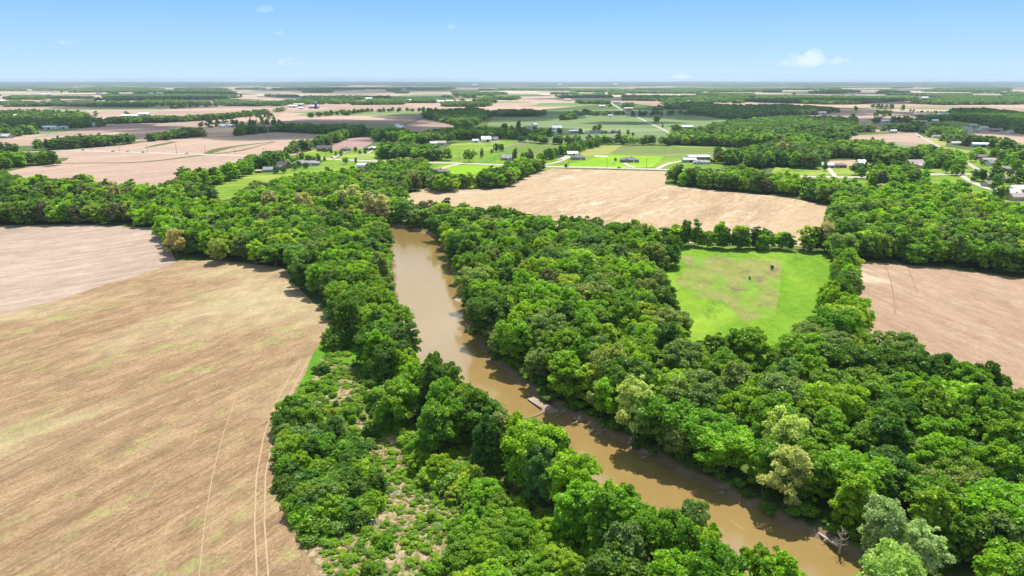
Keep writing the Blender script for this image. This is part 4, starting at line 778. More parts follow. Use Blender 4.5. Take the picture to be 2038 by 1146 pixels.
CARP = {'dark': plain('car_paint_dark', (0.03, 0.03, 0.035), .25, .05, spec=.6), 'white': plain('car_paint_white', (0.7, 0.7, 0.7), .3, .03, spec=.6), 'red': plain('car_paint_red', (0.35, 0.03, 0.03), .3, .05, spec=.6), 'silver': plain('car_paint_silver', (0.4, 0.41, 0.43), .3, .05, spec=.6)}
M_TYRE = plain('tyre_rubber', (0.02, 0.02, 0.02), .9, .1)
def car(px, py, rot, col, label):
    x, y = unproj(px, py); r = empty('car', (x, y, 0.42), R(rot)); tag(r, label, 'car')
    prof = [(-2.2, .35), (-2.25, .8), (-1.5, .95), (-.95, 1.45), (.75, 1.48), (1.35, .98), (2.15, .85), (2.25, .35)]
    mb = MB(); n = len(prof)
    for s_, k in ((-.9, 1), (.9, 1)): mb.v += [(a, s_ * (1 if b < 1 else .82), b) for a, b in prof]
    mb.f = [tuple(range(n))[::-1], tuple(range(n, 2 * n))] + [(i, (i+1) % n, n + (i+1) % n, n + i) for i in range(n)]; mb.build('body', CARP[col], r)
    g = MB()
    for s_ in (-1, 1): g.quad((-1.3, s_ * .915, .98), (1.15, s_ * .915, .98), (.68, s_ * .80, 1.38), (-.88, s_ * .80, 1.38))
    g.quad((1.42, -.7, 1.02), (1.42, .7, 1.02), (.86, .62, 1.42), (.86, -.62, 1.42)); g.build('window', M_GLASS, r)
    for a in (-1.4, 1.4):
        for s_ in (-.85, .85): MB().tube([(a, s_ - .12, .33), (a, s_ + .12, .33)], .33, 10).build('wheel', M_TYRE, r)
car(165, 299.8, 175, 'dark', 'dark car on the road near the green wedge'); car(225, 302.2, -2, 'dark', 'dark car on the road, between two poles west of the olive strip')
car(255, 302.8, 178, 'silver', 'silver car on the road behind the dark one'); car(285, 304, -2, 'dark', 'dark car on the road below the olive strip'); car(372, 306.8, -2, 'silver', 'silver car on the road past the tallest pole')
car(661, 315.4, -4, 'dark', 'dark car passing the driveway junction'); car(755, 321.6, 176, 'dark', 'dark car emerging from the round wood'); car(1116, 319.5, 20, 'white', 'white car parked beside the small white roofed barn')
car(1113, 316.5, 60, 'silver', 'silver car parked behind the white one'); car(1220, 327, 5, 'white', 'white vehicle parked alone on the vivid lawn'); car(1353, 325, 10, 'white', 'white car parked at the grey barn'); car(1829, 272.8, -20, 'dark', 'dark vehicle at the corner of the pinkish field')
car(1944, 340, -58, 'white', 'white car on the side road'); car(1232, 335, 0, 'dark', 'dark car on the road in front of the slate roofed house'); car(1412, 318, 0, 'dark', 'dark vehicle at the end of the open shed'); car(1668, 334.5, 80, 'red', 'red vehicle inside the yard of the carport')

# trees do not stand inside or right in front of a house
HX = np.array(HOUSE_XY)
for x, y, r_, py in HOUSE_XY:
    dx = A[:, 0] - x * A[:, 1] / y; A = A[~((np.hypot(A[:, 0] - x, A[:, 1] - y) < r_ + 5) | ((np.abs(dx) < r_ + 2) & (A[:, 1] < y) & (A[:, 1] > y - (22 if py < 300 else 14 if py < 328 else 9) * (y / 700))))]

# ------------------------------------------------------------------ trees as things
def tree(name, x, y, mesh, rz, sx, sz, tint, label, cat='tree', group=None, z=0.0):
    r = empty(name, (x, y, z), rz); r.scale = (sx, sx, sz); tag(r, label, cat, group)
    c = bpy.data.objects.new('crown', mesh[0]); COL.objects.link(c); c.parent = r; c['tint'] = list(tint)
    if mesh[1] is not None:
        k = bpy.data.objects.new('trunk', mesh[1]); COL.objects.link(k); k.parent = r
    return r, c
# pale and silvery trees, each told apart
PALE = [(1262, 876, 1.12, (0.25, 0.30, 0.10), 'tall pale olive tree leaning over the water, its trunk at the muddy bank'), (1556, 945, 1.0, (0.24, 0.30, 0.09), 'pale olive tree with a domed crown set back from the far bank'),
        (1562, 1005, .92, (0.26, 0.28, 0.11), 'brownish olive tree hanging over the shaded far bank'), (1745, 1112, .85, (0.23, 0.32, 0.16), 'silvery green willow beside the bare dead tree'),
        (1822, 1150, .72, (0.30, 0.40, 0.20), 'small silvery tree downstream of the willow'), (2040, 1130, .85, (0.23, 0.32, 0.16), 'silvery tree cut by the photo edge at the lower corner'),
        (352, 512, 1.0, (0.27, 0.24, 0.12), 'brown olive tree at the corner of the pinkish stubble field'), (437, 524, .8, (0.19, 0.24, 0.05), 'yellow olive tree at the stubble field edge'),
        (1212, 800, 1.1, (0.16, 0.19, 0.05), 'brownish tinged tree rising behind the tall pale olive one'), (232, 410, 1.1, (0.24, 0.23, 0.12), 'pale brownish tree in the belt behind the pinkish field'),
        (538, 432, 1.15, (0.22, 0.22, 0.12), 'broad greyish brown tree in the mid belt, west one of three'), (605, 430, 1.1, (0.22, 0.23, 0.11), 'greyish olive tree in the mid belt between two dark ones'),
        (700, 425, 1.3, (0.24, 0.26, 0.12), 'largest greyish olive tree above the river bend'), (738, 440, 1.15, (0.27, 0.26, 0.15), 'pale tan tree by the river bend'), (765, 442, 1.1, (0.26, 0.25, 0.14), 'pale tan tree east of its twin at the river bend'),
        (1640, 500, 1.0, (0.22, 0.22, 0.12), 'pale greyish tree at the crossing of the two hedgerows'), (1755, 395, .8, (0.26, 0.27, 0.15), 'pale grey green tree above the hedgerow crossing wood'), (1620, 1300, 1.0, (0.24, 0.36, 0.10), 'pale lime tree top at the bottom edge beside the water'),
        (1470, 280, 1.0, (0.22, 0.2, 0.13), 'pale brownish tree in the hillside wood'), (1555, 315, 1.2, (0.22, 0.2, 0.13), 'brownish tree in the middle of the wood above the road')]
for i, (px, py, s, tc, lb) in enumerate(PALE):
    x, y = unproj(px, py)
    if py > 1200: x, y = 70, 107
    d = np.hypot(A[:, 0] - x, A[:, 1] - y); A = A[d > 6.5 * s]
    tree('pale_tree', x, y, AIRY[i % 2] if y < 450 else (MIDM[i % 5], AIRY[0][1]), i * 1.3, s * (1.0 if i % 3 else .9), s * .98, tuple(min(.8, (2.0 if tc[2] < .16 and py < 1200 else 1.45) * q_) for q_ in tc), lb, group='pale leaved trees', z=-0.4 if i in (0, 2, 3) else 0)
# trees of the yards, lawns and far fields
YARD = [(507, 341, .62, 0, 'dark conical tree behind the small reddish shed'), (549, 346, .62, 0, 'dark round tree hiding the grey house, the bigger of a pair'), (563.5, 346, .52, 0, 'dark round tree just east of the one hiding the grey house'), (547, 334, .6, 0, 'dark tree between the grey house and the steep roofed one'), (570, 321, .75, 1, 'green tree by the road above the steep roofed house'),
 (585, 340, .6, 1, 'mid green lawn tree east of the steep roofed house'), (593.5, 334, .55, 0, 'dark lawn tree just above the light shed corner'), (583, 328, .62, 2, 'bright green tree above the lawn pair'), (591, 326, .62, 2, 'bright green tree touching the dark roadside clump'), (600, 322, .7, 0, 'dark tree at the west end of the roadside clump'), (613, 327, .75, 0, 'large dark tree in the middle of the roadside clump'), (607.5, 336, .52, 0, 'dark round tree alone below the roadside clump'),
 (622, 325, .6, 5, 'dull green tree east in the roadside clump'), (633.5, 325.5, .66, 0, 'dark tree closing the roadside clump'), (659, 306.5, .42, 0, 'small dark round tree in front of the purplish field'), (668, 311, .45, 2, 'small bright tree on the lawn by the dark driveway'), (678, 310, .5, 1, 'small tree right at the dark driveway'), (687.7, 327, .55, 1, 'green tree east of the long grey ranch house'), (708, 325, .4, 0, 'small dark tree below the farm path'),
 (716, 308, .38, 0, 'western small dark tree of the lawn pair by the curved path'), (726.5, 307, .38, 0, 'eastern small dark tree of the lawn pair by the curved path'), (707, 302, .5, 0, 'dark tree at the end of the purplish field'), (933.5, 323, .98, 1, 'large round tree standing alone by the meadow road'), (959, 314.5, .72, 5, 'greyish round tree up the slope from the large lone one'), (979, 307, .42, 1, 'small low tree between the slope trees'), (988, 303, .8, 0, 'dark tree of the touching pair on the slope'), (998, 301.5, .75, 0, 'eastern tree of the touching pair on the slope'),
 (997, 277, .9, 1, 'green tree east of the tall white barn'), (1015, 275, .6, 0, 'dark tree where the sloping meadow narrows'), (1036, 275, .5, 0, 'small dark tree on the bright meadow top'), (1070, 275.5, .5, 0, 'small tree below the dark farm trees'), (1080, 275.5, .75, 1, 'tree at the top of the west hedge'), (1004, 262, 1.0, 0, 'tall dark tree west of the white farm houses'), (1032, 259, 1.1, 0, 'tall dark tree over the pale roofed house'), (1018, 262.5, .7, 0, 'dark tree between the two tall ones'),
 (1126.7, 334.5, .34, 0, 'tiny dark tree on the road verge by the curving driveway'), (1225, 321, .3, 0, 'tiny dark tree on the vivid lawn'), (1307, 246, 1.05, 0, 'big round dark tree alone beside the straight lane'), (1319, 254, .5, 0, 'small dark bush tree on the lane below the big round one'), (1184, 262, .7, 0, 'western dark tree behind the long white house'), (1193, 261, .85, 0, 'eastern dark tree behind the long white house'), (1155.6, 267, .75, 0, 'dark tree at the gable of the long white roofed barn'), (1206, 266.5, .4, 0, 'small dark tree west of the mauve roof'), (1233, 268.6, .6, 0, 'dark tree in front of the mauve roofed house'),
 (1250, 270, .65, 0, 'dark round tree alone on the green slope'), (1259.5, 271, .45, 0, 'low dark tree next to the round one on the slope'), (1112, 264, .6, 0, 'dark tree in front of the big white farmhouse'), (1115, 269, .8, 0, 'wide dark tree below the big white farmhouse'), (1917, 350, .4, 0, 'small dark tree at the junction'), (1935, 323, .8, 3, 'bright yellowish round tree beside the mauve roofed house'), (1943, 321, .5, 0, 'small dark tree against the bright yellowish one'), (1962, 326, .38, 0, 'tiny round tree on the side road lawn'),
 (1954.6, 329, .3, 0, 'tiny low tree next to the tiny round one'), (1983, 318, .85, 0, 'dark tree east of the mauve roofed house'), (1986, 340, .75, 1, 'wide green tree west of the grey roofed ranch house'), (2007, 329.5, .6, 0, 'dark tree behind the grey roofed ranch house'), (2012, 353, .55, 0, 'dark tree on the road below the grey roofed ranch house'), (1950, 361, .75, 0, 'dark tree at the gravel lane, west of a pair'), (1960, 361.5, .72, 0, 'dark tree at the gravel lane, east of a pair'), (1973.6, 363, .55, 1, 'small tree behind the bend house'), (1988.6, 375, .85, 1, 'big round tree before the shrubbed mauve house'),
 (1980, 377, .5, 0, 'dark tree by the small grey bend house'), (1938, 363, .35, 0, 'tiny tree on the gravel lane verge'), (2017, 368, .55, 1, 'tree east of the shrubbed mauve house'), (2007, 368, .4, 0, 'small dark tree at the corner of the shrubbed house'), (2028, 344, 1.0, 1, 'large tree at the photo edge by the white barn'), (1990, 398, .7, 0, 'dark spreading tree above the edge wood'), (2000, 395, .7, 1, 'green tree touching the pale grey barn'), (2028, 368, .35, 0, 'tiny dark tree on the edge lawn'),
 (1643, 341, .6, 0, 'dark cone shaped tree at the white garage house'), (1415, 326, .35, 0, 'tiny dark tree east of the long open shed'), (1421, 326, .35, 0, 'tiny dark tree next to the wood corner'), (1706, 349, .85, 0, 'dark round tree covering the white gabled house, west one'), (1722, 348, .85, 0, 'dark round tree covering the white gabled house, middle one'), (1738, 348, .8, 0, 'dark round tree covering the white gabled house, east one'), (1716, 356, .8, 1, 'green tree on the roadside bank'), (1790, 341, .8, 0, 'dark round tree west of the many gabled house'), (1808, 344, .8, 0, 'dark round tree in front of the many gabled house'), (1778, 342, .7, 1, 'green tree at the wood edge lawn'), (1850, 343, .9, 1, 'large round tree east of the many gabled house'), (1888, 346, .9, 1, 'spreading tree with visible trunk on the dry lawn'),
 (1904, 350, .8, 1, 'tree at the corner of the dry lawn'), (1537, 537, .16, 0, 'tiny dark bush alone in the fallow patch'), (1492, 557, .1, 0, 'tiniest dark bush in the fallow patch')]
FARY = [(1697.5, 243, 1.3), (1736.5, 214.5, .9), (1747, 216, 1.1), (1755, 216.5, 1.1), (1764, 217, 1), (1774.6, 218, 1.2), (1796.7, 219.5, 1.1), (1811.5, 222.5, .6), (1817.7, 223.2, .6), (1703, 221, 1), (1663, 223.5, .9), (1667.5, 223.5, .9), (397, 252, .45), (401, 252, .7), (417.6, 253.6, 1.15), (434, 251.3, 1.1), (448.5, 249.4, 1), (463.5, 247, .7), (472, 246.4, .6), (497.7, 243.6, .6), (510, 242.2, .4), (521, 241.6, .9), (535, 238.7, .7), (545, 238.7, .7), (21, 269, .9), (41, 266, 1), (68, 266, 1.2), (123.5, 184.5, 1.6), (192, 231, .9), (480, 194.5, 1.3), (1067, 179, 1.2), (1120, 181, 1.3), (1215, 213.5, .9), (944, 203.5, 1.1), (964, 202, 1.2), (985, 205.5, 1.3), (1154, 231, .8), (1160, 231, .8), (1740, 231, .6), (1745, 232, .7), (1758, 232, 1), (1770, 232, .8), (1580, 189.5, 1.3), (1556, 182.5, 1), (1468, 189.5, 1), (254, 231.5, .9), (157, 228, .9), (133, 226, .8)]
for i, (px, py, s, tn_, lb) in enumerate(YARD):
    x, y = unproj(px, py); y += 4 * s
    tree('yard_tree', x, y, (MIDM[i % 5], NEAR[i % 7][1]), i * 1.7, s * random.uniform(.9, 1.1), s * random.uniform(.82, .95), vary(TONES[TN[tn_]]), lb, group='trees of the lawns and yards')
farm_src = []
for i, (px, py, s) in enumerate(FARY):
    x, y = unproj(px, py)
    side = 'west of the river' if px < 1000 else 'east of the straight lane' if px > 1330 else 'in the middle of the plain'
    nb = [k for k, q in enumerate(FARY) if (q[0] < 1000) == (px < 1000) and ((q[0] > 1330) == (px > 1330))]
    rank = sorted(nb, key=lambda k: FARY[k][0]).index(i)
    _, c = tree('field_tree', x, y, (FARM_[i % 4], None), i * 1.1, s * .95, s, vary(TONES['dark green']), 'distant lone tree %s, %s counting from the west' % (side, ords[rank]), group='lone trees of the far fields')
    if i < 4: farm_src.append(c)
# conifers on the lawns
for px, py, s, lb in [(575, 332, .7, 'small dark conifer east of the steep roofed house'), (646, 321, .75, 'dark conifer by the road west of the driveway junction'), (2030, 352, .8, 'dark conifer beside the road at the photo edge')]:
    x, y = unproj(px, py); tree('conifer', x, y, (CONE, None), px, s, s, (0.03, 0.08, 0.02), lb, group='lawn conifers')

# ------------------------------------------------------------------ the 300 nearest wood trees one by one, the rest as woodland
hp = np.array([(x, y, spac(y) * s) for x, y, s in hedge_pts])
dist = np.hypot(A[:, 0], A[:, 1]); pu, pv = proj(A[:, 0], A[:, 1], 11.0)
infr = (pu > -15) & (pu < 2053) & (pv > 0) & (pv < 1165)
order = [i for i in np.argsort(dist) if infr[i]][:300]; chosen = set(order)
ex, ey = A[order, 0], A[order, 1]; rd, rw, rs, rside = river_d(ex, ey)
def s_at(px, py): return river_d(*[np.array([c]) for c in unproj(px, py)])[2][0]
LM = [(s_at(1092, 812), 'driftwood bar'), (s_at(1252, 885), 'tall olive tree'), (s_at(1640, 1070), 'fallen log')]
rows_ = {}; meta = []
for k, i in enumerate(order):
    row = int(max(0, rd[k] - rw[k]) // 8); li = int(np.argmin([abs(rs[k] - s) for s, _ in LM])); up = rs[k] < LM[li][0]
    tn_ = pick_tone() if rside[k] > 0 else pick_tone((.16, .30, .38, .08, .04, .04)); key = (rside[k] > 0, row, li, up, tn_); rows_.setdefault(key, []).append((abs(rs[k] - LM[li][0]), k)); meta.append((key, tn_))
rankof = {}
for key, L in rows_.items():
    for q, (_, k) in enumerate(sorted(L)): rankof[k] = q
near_src = {}
def shape_for(x, y, spacing):
    return random.randrange(len(NEAR))
for k, i in enumerate(order):
    x, y, _ = A[i]; (wood, row, li, up, _), tn_ = meta[k]; v = k % len(NEAR) if k < len(NEAR) else random.randrange(len(NEAR))
    rowt = 'water edge row' if row == 0 else '%s row back' % ords[row]
    lb = '%s tree, %s bank, %s, %s %s from %s' % (tn_, 'wooded' if wood else 'field-side', rowt, ords[rankof[k]], 'upstream' if up else 'downstream', LM[li][1])
    s = random.uniform(.74, 1.22); s *= 0.92 if not wood else 1
    r, c = tree('broadleaf_tree', x, y, NEAR[v], random.uniform(0, 6.28), s, min(1.06, s * random.uniform(.70, .92)) if wood else random.uniform(.82, 1.02), vary(TONES[tn_]), lb, group='leafy trees along both river banks', z=-0.5 if row == 0 else 0)
    if v not in near_src: near_src[v] = (c, [o for o in r.children if o.name.startswith('trunk')][0])
def scatter_object(name, P, rot, scl, idx, tint, sources, label, z=0.0):
    """one object that draws copies of the source meshes on its points"""
    me = bpy.data.meshes.new(name); n = len(P); me.vertices.add(n)
    co = np.zeros((n, 3)); co[:, :P.shape[1]] = P
    if P.shape[1] == 2: co[:, 2] = z
    me.vertices.foreach_set('co', co.ravel().astype('f')); me.update()
    def at(nm, ty, ar, key='value'): a_ = me.attributes.new(nm, ty, 'POINT'); a_.data.foreach_set(key, ar)
    rr = np.zeros((n, 3)); rr[:, 2] = rot; at('rot', 'FLOAT_VECTOR', rr.ravel().astype('f'), 'vector'); at('scl', 'FLOAT_VECTOR', scl.ravel().astype('f'), 'vector')
    at('idx', 'INT', idx.astype('i')); at('tint', 'FLOAT_VECTOR', tint.ravel().astype('f'), 'vector')
    o = bpy.data.objects.new(name, me); COL.objects.link(o); tag(o, label, kind='stuff')
    ng = bpy.data.node_groups.new(name, 'GeometryNodeTree'); ng.interface.new_socket('Geometry', in_out='INPUT', socket_type='NodeSocketGeometry'); ng.interface.new_socket('Geometry', in_out='OUTPUT', socket_type='NodeSocketGeometry')
    gi = ng.nodes.new('NodeGroupInput'); go_ = ng.nodes.new('NodeGroupOutput'); jn = ng.nodes.new('GeometryNodeJoinGeometry')
    def na(nm, ty): q = ng.nodes.new('GeometryNodeInputNamedAttribute'); q.data_type = ty; q.inputs[0].default_value = nm; return q.outputs[0]
    ro, sl, ix = na('rot', 'FLOAT_VECTOR'), na('scl', 'FLOAT_VECTOR'), na('idx', 'INT')
    for k, srcs in enumerate(sources):
        if not (idx == k).any(): continue
        cmpn = ng.nodes.new('FunctionNodeCompare'); cmpn.data_type = 'INT'; cmpn.operation = 'EQUAL'; ng.links.new(ix, cmpn.inputs[2]); cmpn.inputs[3].default_value = k
        for s_ in (srcs if isinstance(srcs, tuple) else (srcs,)):
            oi = ng.nodes.new('GeometryNodeObjectInfo'); oi.transform_space = 'ORIGINAL'; oi.inputs[0].default_value = s_; oi.inputs[1].default_value = False
            ip = ng.nodes.new('GeometryNodeInstanceOnPoints'); ng.links.new(gi.outputs[0], ip.inputs['Points']); ng.links.new(cmpn.outputs[0], ip.inputs['Selection']); ng.links.new(oi.outputs['Geometry'], ip.inputs['Instance'])
            ng.links.new(ro, ip.inputs['Rotation']); ng.links.new(sl, ip.inputs['Scale']); ng.links.new(ip.outputs[0], jn.inputs[0])
    ng.links.new(jn.outputs[0], go_.inputs[0]); md = o.modifiers.new('copies', 'NODES'); md.node_group = ng; return o
rest = np.array([i for i in range(len(A)) if i not in chosen]); B_ = np.concatenate([A[rest], hp]); nW = len(rest); n = len(B_); dB = np.hypot(B_[:, 0], B_[:, 1])
mid_src = [o for o in bpy.data.objects if o.name.startswith('crown') and o.data in MIDM]
msrc = [next(o for o in mid_src if o.data is m_) for m_ in MIDM]
sources = [near_src[v] for v in range(len(NEAR))] + msrc + farm_src
idx = np.where(dB < 430, RNG.integers(0, 7, n), np.where(dB < 1350, 7 + RNG.integers(0, 5, n), 12 + RNG.integers(0, 4, n)))
idx[(np.arange(n) >= nW) & (dB > 430)] = 7 + RNG.integers(0, 5, ((np.arange(n) >= nW) & (dB > 430)).sum())
sc1 = RNG.uniform(.78, 1.15, n) * np.clip(B_[:, 2] / 8.0, .7, 99); sc1[idx >= 12] *= 0.86; szz = np.clip(RNG.uniform(.68, .98, n) * (1 + 0.05 * (sc1 - 1)), .5, 1.35)
isn = B_[:, 1] < 430; sc1[isn] = RNG.uniform(.74, 1.22, isn.sum()); hm = np.arange(n) >= nW
szz[hm] = RNG.uniform(.55, .9, hm.sum()); sc1[hm] = B_[hm, 2] / 9 * RNG.uniform(.7, 1.1, hm.sum())
names = RNG.choice(6, n, p=[.24, .32, .20, .07, .07, .10]); patch = np.sin(B_[:, 0] / 90 + 1) * np.sin(B_[:, 1] / 120); names = np.where((patch > .35) & (RNG.random(n) < .4), 2, names); names = np.where((patch < -.4) & (RNG.random(n) < .4), 0, names)
far_shade = ((dB > 1250) & (RNG.random(n) < .92)) | ((dB > 800) & (RNG.random(n) < .25)); names = np.where(far_shade, np.where(RNG.random(n) < .7, 0, 4), names)  # far trees: cloud shade and haze put into darker, bluer leaf tints
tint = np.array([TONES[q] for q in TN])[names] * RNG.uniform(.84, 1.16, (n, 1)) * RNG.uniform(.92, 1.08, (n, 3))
pl = (RNG.random(n) < .025) & (dB > 300); tint[pl] = np.array([.19, .20, .10]) * RNG.uniform(.85, 1.15, (pl.sum(), 1))
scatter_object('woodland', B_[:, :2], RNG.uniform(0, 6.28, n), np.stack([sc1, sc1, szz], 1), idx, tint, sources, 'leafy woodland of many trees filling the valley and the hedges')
print('TREES', n, 'near', (dB < 430).sum(), 'mid', ((dB >= 430) & (dB < 1350)).sum(), 'far', (dB >= 1350).sum())

# ------------------------------------------------------------------ shrubs of the clearing
def in_poly_pts(pts, spacing, keep):
    P = PW(pts); return scatter(lambda X, Y: inside(P, X, Y), (P[:, 0].min(), P[:, 0].max(), P[:, 1].min(), P[:, 1].max()), spacing, keep)
SH = [([(566, 830), (606, 812), (690, 870), (735, 930), (748, 1010), (702, 1055), (640, 1075), (600, 1060), (566, 985), (560, 900)], 3.1, .98, (1.1, 1.7), 'the dense thicket', (.30, .40, .2, .0, .1, .0)),
      ([(600, 770), (640, 745), (720, 790), (800, 860), (790, 900), (700, 860), (620, 820)], 4.6, .6, (.45, 1.0), 'the upper clearing', (.25, .40, .3, .05, 0, 0)),
      ([(740, 770), (790, 850), (850, 905), (930, 950), (1015, 1000), (1060, 1050), (990, 1035), (900, 1000), (845, 960), (800, 885), (750, 840)], 3.4, .92, (1.0, 1.6), 'the leafy mass under bank trees', (.05, .25, .55, .15, 0, 0)),
      ([(905, 1055), (960, 1035), (1060, 1050), (1180, 1110), (1250, 1190), (900, 1200)], 3.2, .92, (1.0, 1.6), 'the lowest leafy mass', (.08, .3, .5, .12, 0, 0)),
      ([(660, 1060), (760, 1030), (900, 1000), (900, 1190), (700, 1190)], 7.5, .55, (.4, .9), 'the open dead grass', (.2, .4, .4, 0, 0, 0)),
      ([(690, 700), (745, 700), (800, 780), (770, 800), (720, 760)], 4.5, .8, (.6, 1.1), 'the upper bank trees', (.2, .4, .4, 0, 0, 0))]
EXTRA = [(674, 690, 2.4, 0, 'large dark round bush at the field edge by the bright grass patch'), (640, 742, 1.5, 0, 'dark bush on the corner between field and clearing'), (632, 1062, 1.7, 1, 'lone rounded bush at the foot of the dense thicket'), (770, 1090, 1.0, 1, 'low round bush in the open dead grass'), (857, 1140, 1.1, 2, 'bright bush at the bottom edge of the open dead grass'), (745, 965, .7, 0, 'small dark upright bush beside the open dead grass')]
nsh = 0; bush_src = {}
def shrub(x, y, v, s, tint, label):
    global nsh
    sap = nsh > 12 and random.random() < .45; k_ = .40 if sap else 1.0
    o = bpy.data.objects.new('shrub', random.choice(NEAR)[0] if sap else BUSH[v]); COL.objects.link(o); o.location = (x, y, -1.3 * s if sap else -.15); o.rotation_euler = (0, 0, random.uniform(0, 6.28)); o.scale = (s * k_, s * k_ * random.uniform(.8, 1.2), s * k_ * random.uniform(.7, 1.05) * (.85 if sap else 1)); o['tint'] = list(tint)
    tag(o, label, 'shrub', 'shrubs of the riverside clearing'); (None if sap else bush_src.setdefault(v, o)); nsh += 1
for px, py, s, tn_, lb in EXTRA:
    x, y = unproj(px, py); shrub(x, y, int(px) % 4, s, vary(TONES[TN[tn_]]), lb)
for pts, sp_, kp, (s0, s1), where, pr in SH:
    Q = in_poly_pts(pts, sp_, kp); Q = Q[np.argsort(Q[:, 1])]; rws = {}
    for x, y, _ in Q:
        if nsh >= 296: break
        tn_ = pick_tone(pr); rws.setdefault((int(y // 4), tn_), []).append((x, y))
        shrub(x, y, random.randrange(4), random.uniform(s0, s1), vary(TONES[tn_]), '')
        o = bpy.data.objects[-1] if False else None
    # labels: by tone, by row from the near end, by place in the row from the field
print('SHRUBS', nsh)
# label the shrubs after placement
shr = [o for o in bpy.data.objects if o.name.startswith('shrub') and not o.get('label')]
def tone_of(o):
    c = o['tint']; return min(TN, key=lambda q: sum((a - b) ** 2 for a, b in zip(TONES[q], c)))
P0 = [PW(s[0]) for s in SH]; grp = {}
for o in shr:
    x, y = o.location.x, o.location.y; k = next((i for i, P in enumerate(P0) if inside(P, np.array([x]), np.array([y]))[0]), 0)
    grp.setdefault((k, int(y // 5)), []).append(o)
for k in range(len(SH)):
    rws = sorted([r_ for (kk, r_) in grp if kk == k])
    for ri, r_ in enumerate(rws):
        for ci, o in enumerate(sorted(grp[(k, r_)], key=lambda q: q.location.x)):
            o['label'] = '%s shrub in %s, %s row up, %s in row' % (tone_of(o), SH[k][4], ords[ri], ords[ci])
# undergrowth: low weeds and dead grass tufts nobody could count
U = [(in_poly_pts([(652, 690), (700, 690), (760, 760), (850, 850), (1000, 905), (1100, 980), (1200, 1060), (1320, 1250), (700, 1240), (645, 1146), (605, 1090), (572, 1030), (560, 960), (564, 860), (582, 806), (600, 765), (628, 745)], 1.15, .8), (.14, .42), 0)]
eb = []
for k in range(0, len(RC), 1):
    if RC[k][1] > 480: continue
    for sg in (-1, 1):
        for _ in range(3): q = RC[k] + sg * nn[k] * (WID[k] + random.uniform(4.2, 7.5)); eb.append((q[0] + random.uniform(-3, 3), q[1] + random.uniform(-3, 3), 1))
eb = np.array(eb)
UU = np.concatenate([U[0][0][:, :2], eb[:, :2]]); nu = len(UU); us = np.concatenate([RNG.uniform(.10, .30, len(U[0][0])) + RNG.random(len(U[0][0])) ** 4 * .35, RNG.uniform(.45, 1.1, len(eb))])
ut = np.array([TONES[q] for q in ('mid green', 'bright green', 'yellowish green', 'dark green')] + [(.40, .31, .17), (.55, .46, .34)])[RNG.choice(6, nu, p=[.22, .26, .10, .06, .19, .17])]
ut[len(U[0][0]):] = np.array(TONES['mid green']) * RNG.uniform(.7, 1.2, (len(eb), 1)); pn = np.sin(UU[:, 0] / 4.1) * np.sin(UU[:, 1] / 5.3) + .4 * np.sin(UU[:, 0] * 1.1 + UU[:, 1] * .7)
kp = (pn > -.55) | (np.arange(nu) >= len(U[0][0])); UU, us, ut = UU[kp], us[kp], ut[kp]; nu = len(UU); bs = [bush_src[v] for v in range(4)]
uz = np.zeros(nu); rdU, rwU, _, _ = river_d(UU[:, 0], UU[:, 1]); uz = np.where(rdU < rwU + 4, -1.2, -.05)
scatter_object('undergrowth', np.column_stack([UU, uz]), RNG.uniform(0, 6.28, nu), np.stack([us * 1.3, us * np.where(ut[:, 2] > .12, .6, 1.3), us * np.where(ut[:, 2] > .12, .25, .8)], 1), RNG.integers(0, 4, nu), ut, bs, 'low weeds, brambles and dead grass tufts of the clearing and banks')
# weeds in the stubble
wpts = in_poly_pts([(-60, 1160), (-60, 660), (115, 602), (297, 546), (440, 530), (560, 545), (640, 640), (600, 745), (552, 860), (548, 1010), (600, 1160)], 1.9, .7); nz = np.sin(wpts[:, 0] / 13) * np.sin((wpts[:, 1] + wpts[:, 0] * .6) / 9) + RNG.normal(0, .5, len(wpts)); wpts = wpts[nz > .25]; nw = len(wpts)
ws = RNG.uniform(.02, .05, nw); wt = np.array([(.09, .13, .03), (.14, .10, .06), (.20, .26, .05)])[RNG.choice(3, nw, p=[.45, .3, .25])]
scatter_object('weeds', wpts[:, :2], RNG.uniform(0, 6.28, nw), np.stack([ws * 1.4, ws * 1.4, ws * .6], 1), RNG.integers(0, 4, nw), wt, bs, 'scattered weeds and clods dotting the stubble field', z=.05)

# ------------------------------------------------------------------ dead wood at the water
def wood(name, P, rad, label, cat, extra=()):
    mb = MB(); mb.tube(P, rad, 8)
    for p_, r_ in extra: mb.tube(p_, r_, 5)
    return tag(mb.build(name, M_DEAD, None, True), label, cat)
def W3(px, py, z): x, y = unproj(px, py, z); return (x, y, z)
a = W3(1588, 1040, -1.7); b = W3(1622, 1056, -1.5); c = W3(1645, 1072, -1.0); d = W3(1668, 1086, -.3)
wood('fallen_log', [a, b, c, d], [.12, .26, .33, .42], 'long pale fallen log lying from the far bank into the water', 'log', [([b, (b[0] + .6, b[1] + 2.0, -1)], [.12, .04]), ([c, (c[0] - 1.5, c[1] - .8, -1.3)], [.12, .05])])
x, y = unproj(1672, 1090); mb = MB(); mb.tube([(0, 0, -1.5), (.2, .1, 2.2), (-.2, .3, 5), (.4, .2, 8)], [.5, .4, .28, .08], 8)
for i in range(12):
    an = i * 2.4; z = 1.6 + i * .48; l = 3.2 - i * .14; mb.tube([(0, .1, z), (l * .5 * math.cos(an), l * .5 * math.sin(an), z + .5), (l * math.cos(an + .3), l * math.sin(an + .3), z + 1.7)], [.17, .1, .03], 5)
    mb.tube([(l * .5 * math.cos(an), l * .5 * math.sin(an), z + .5), (l * .8 * math.cos(an - .5), l * .8 * math.sin(an - .5), z + 1.2)], [.08, .02], 4)
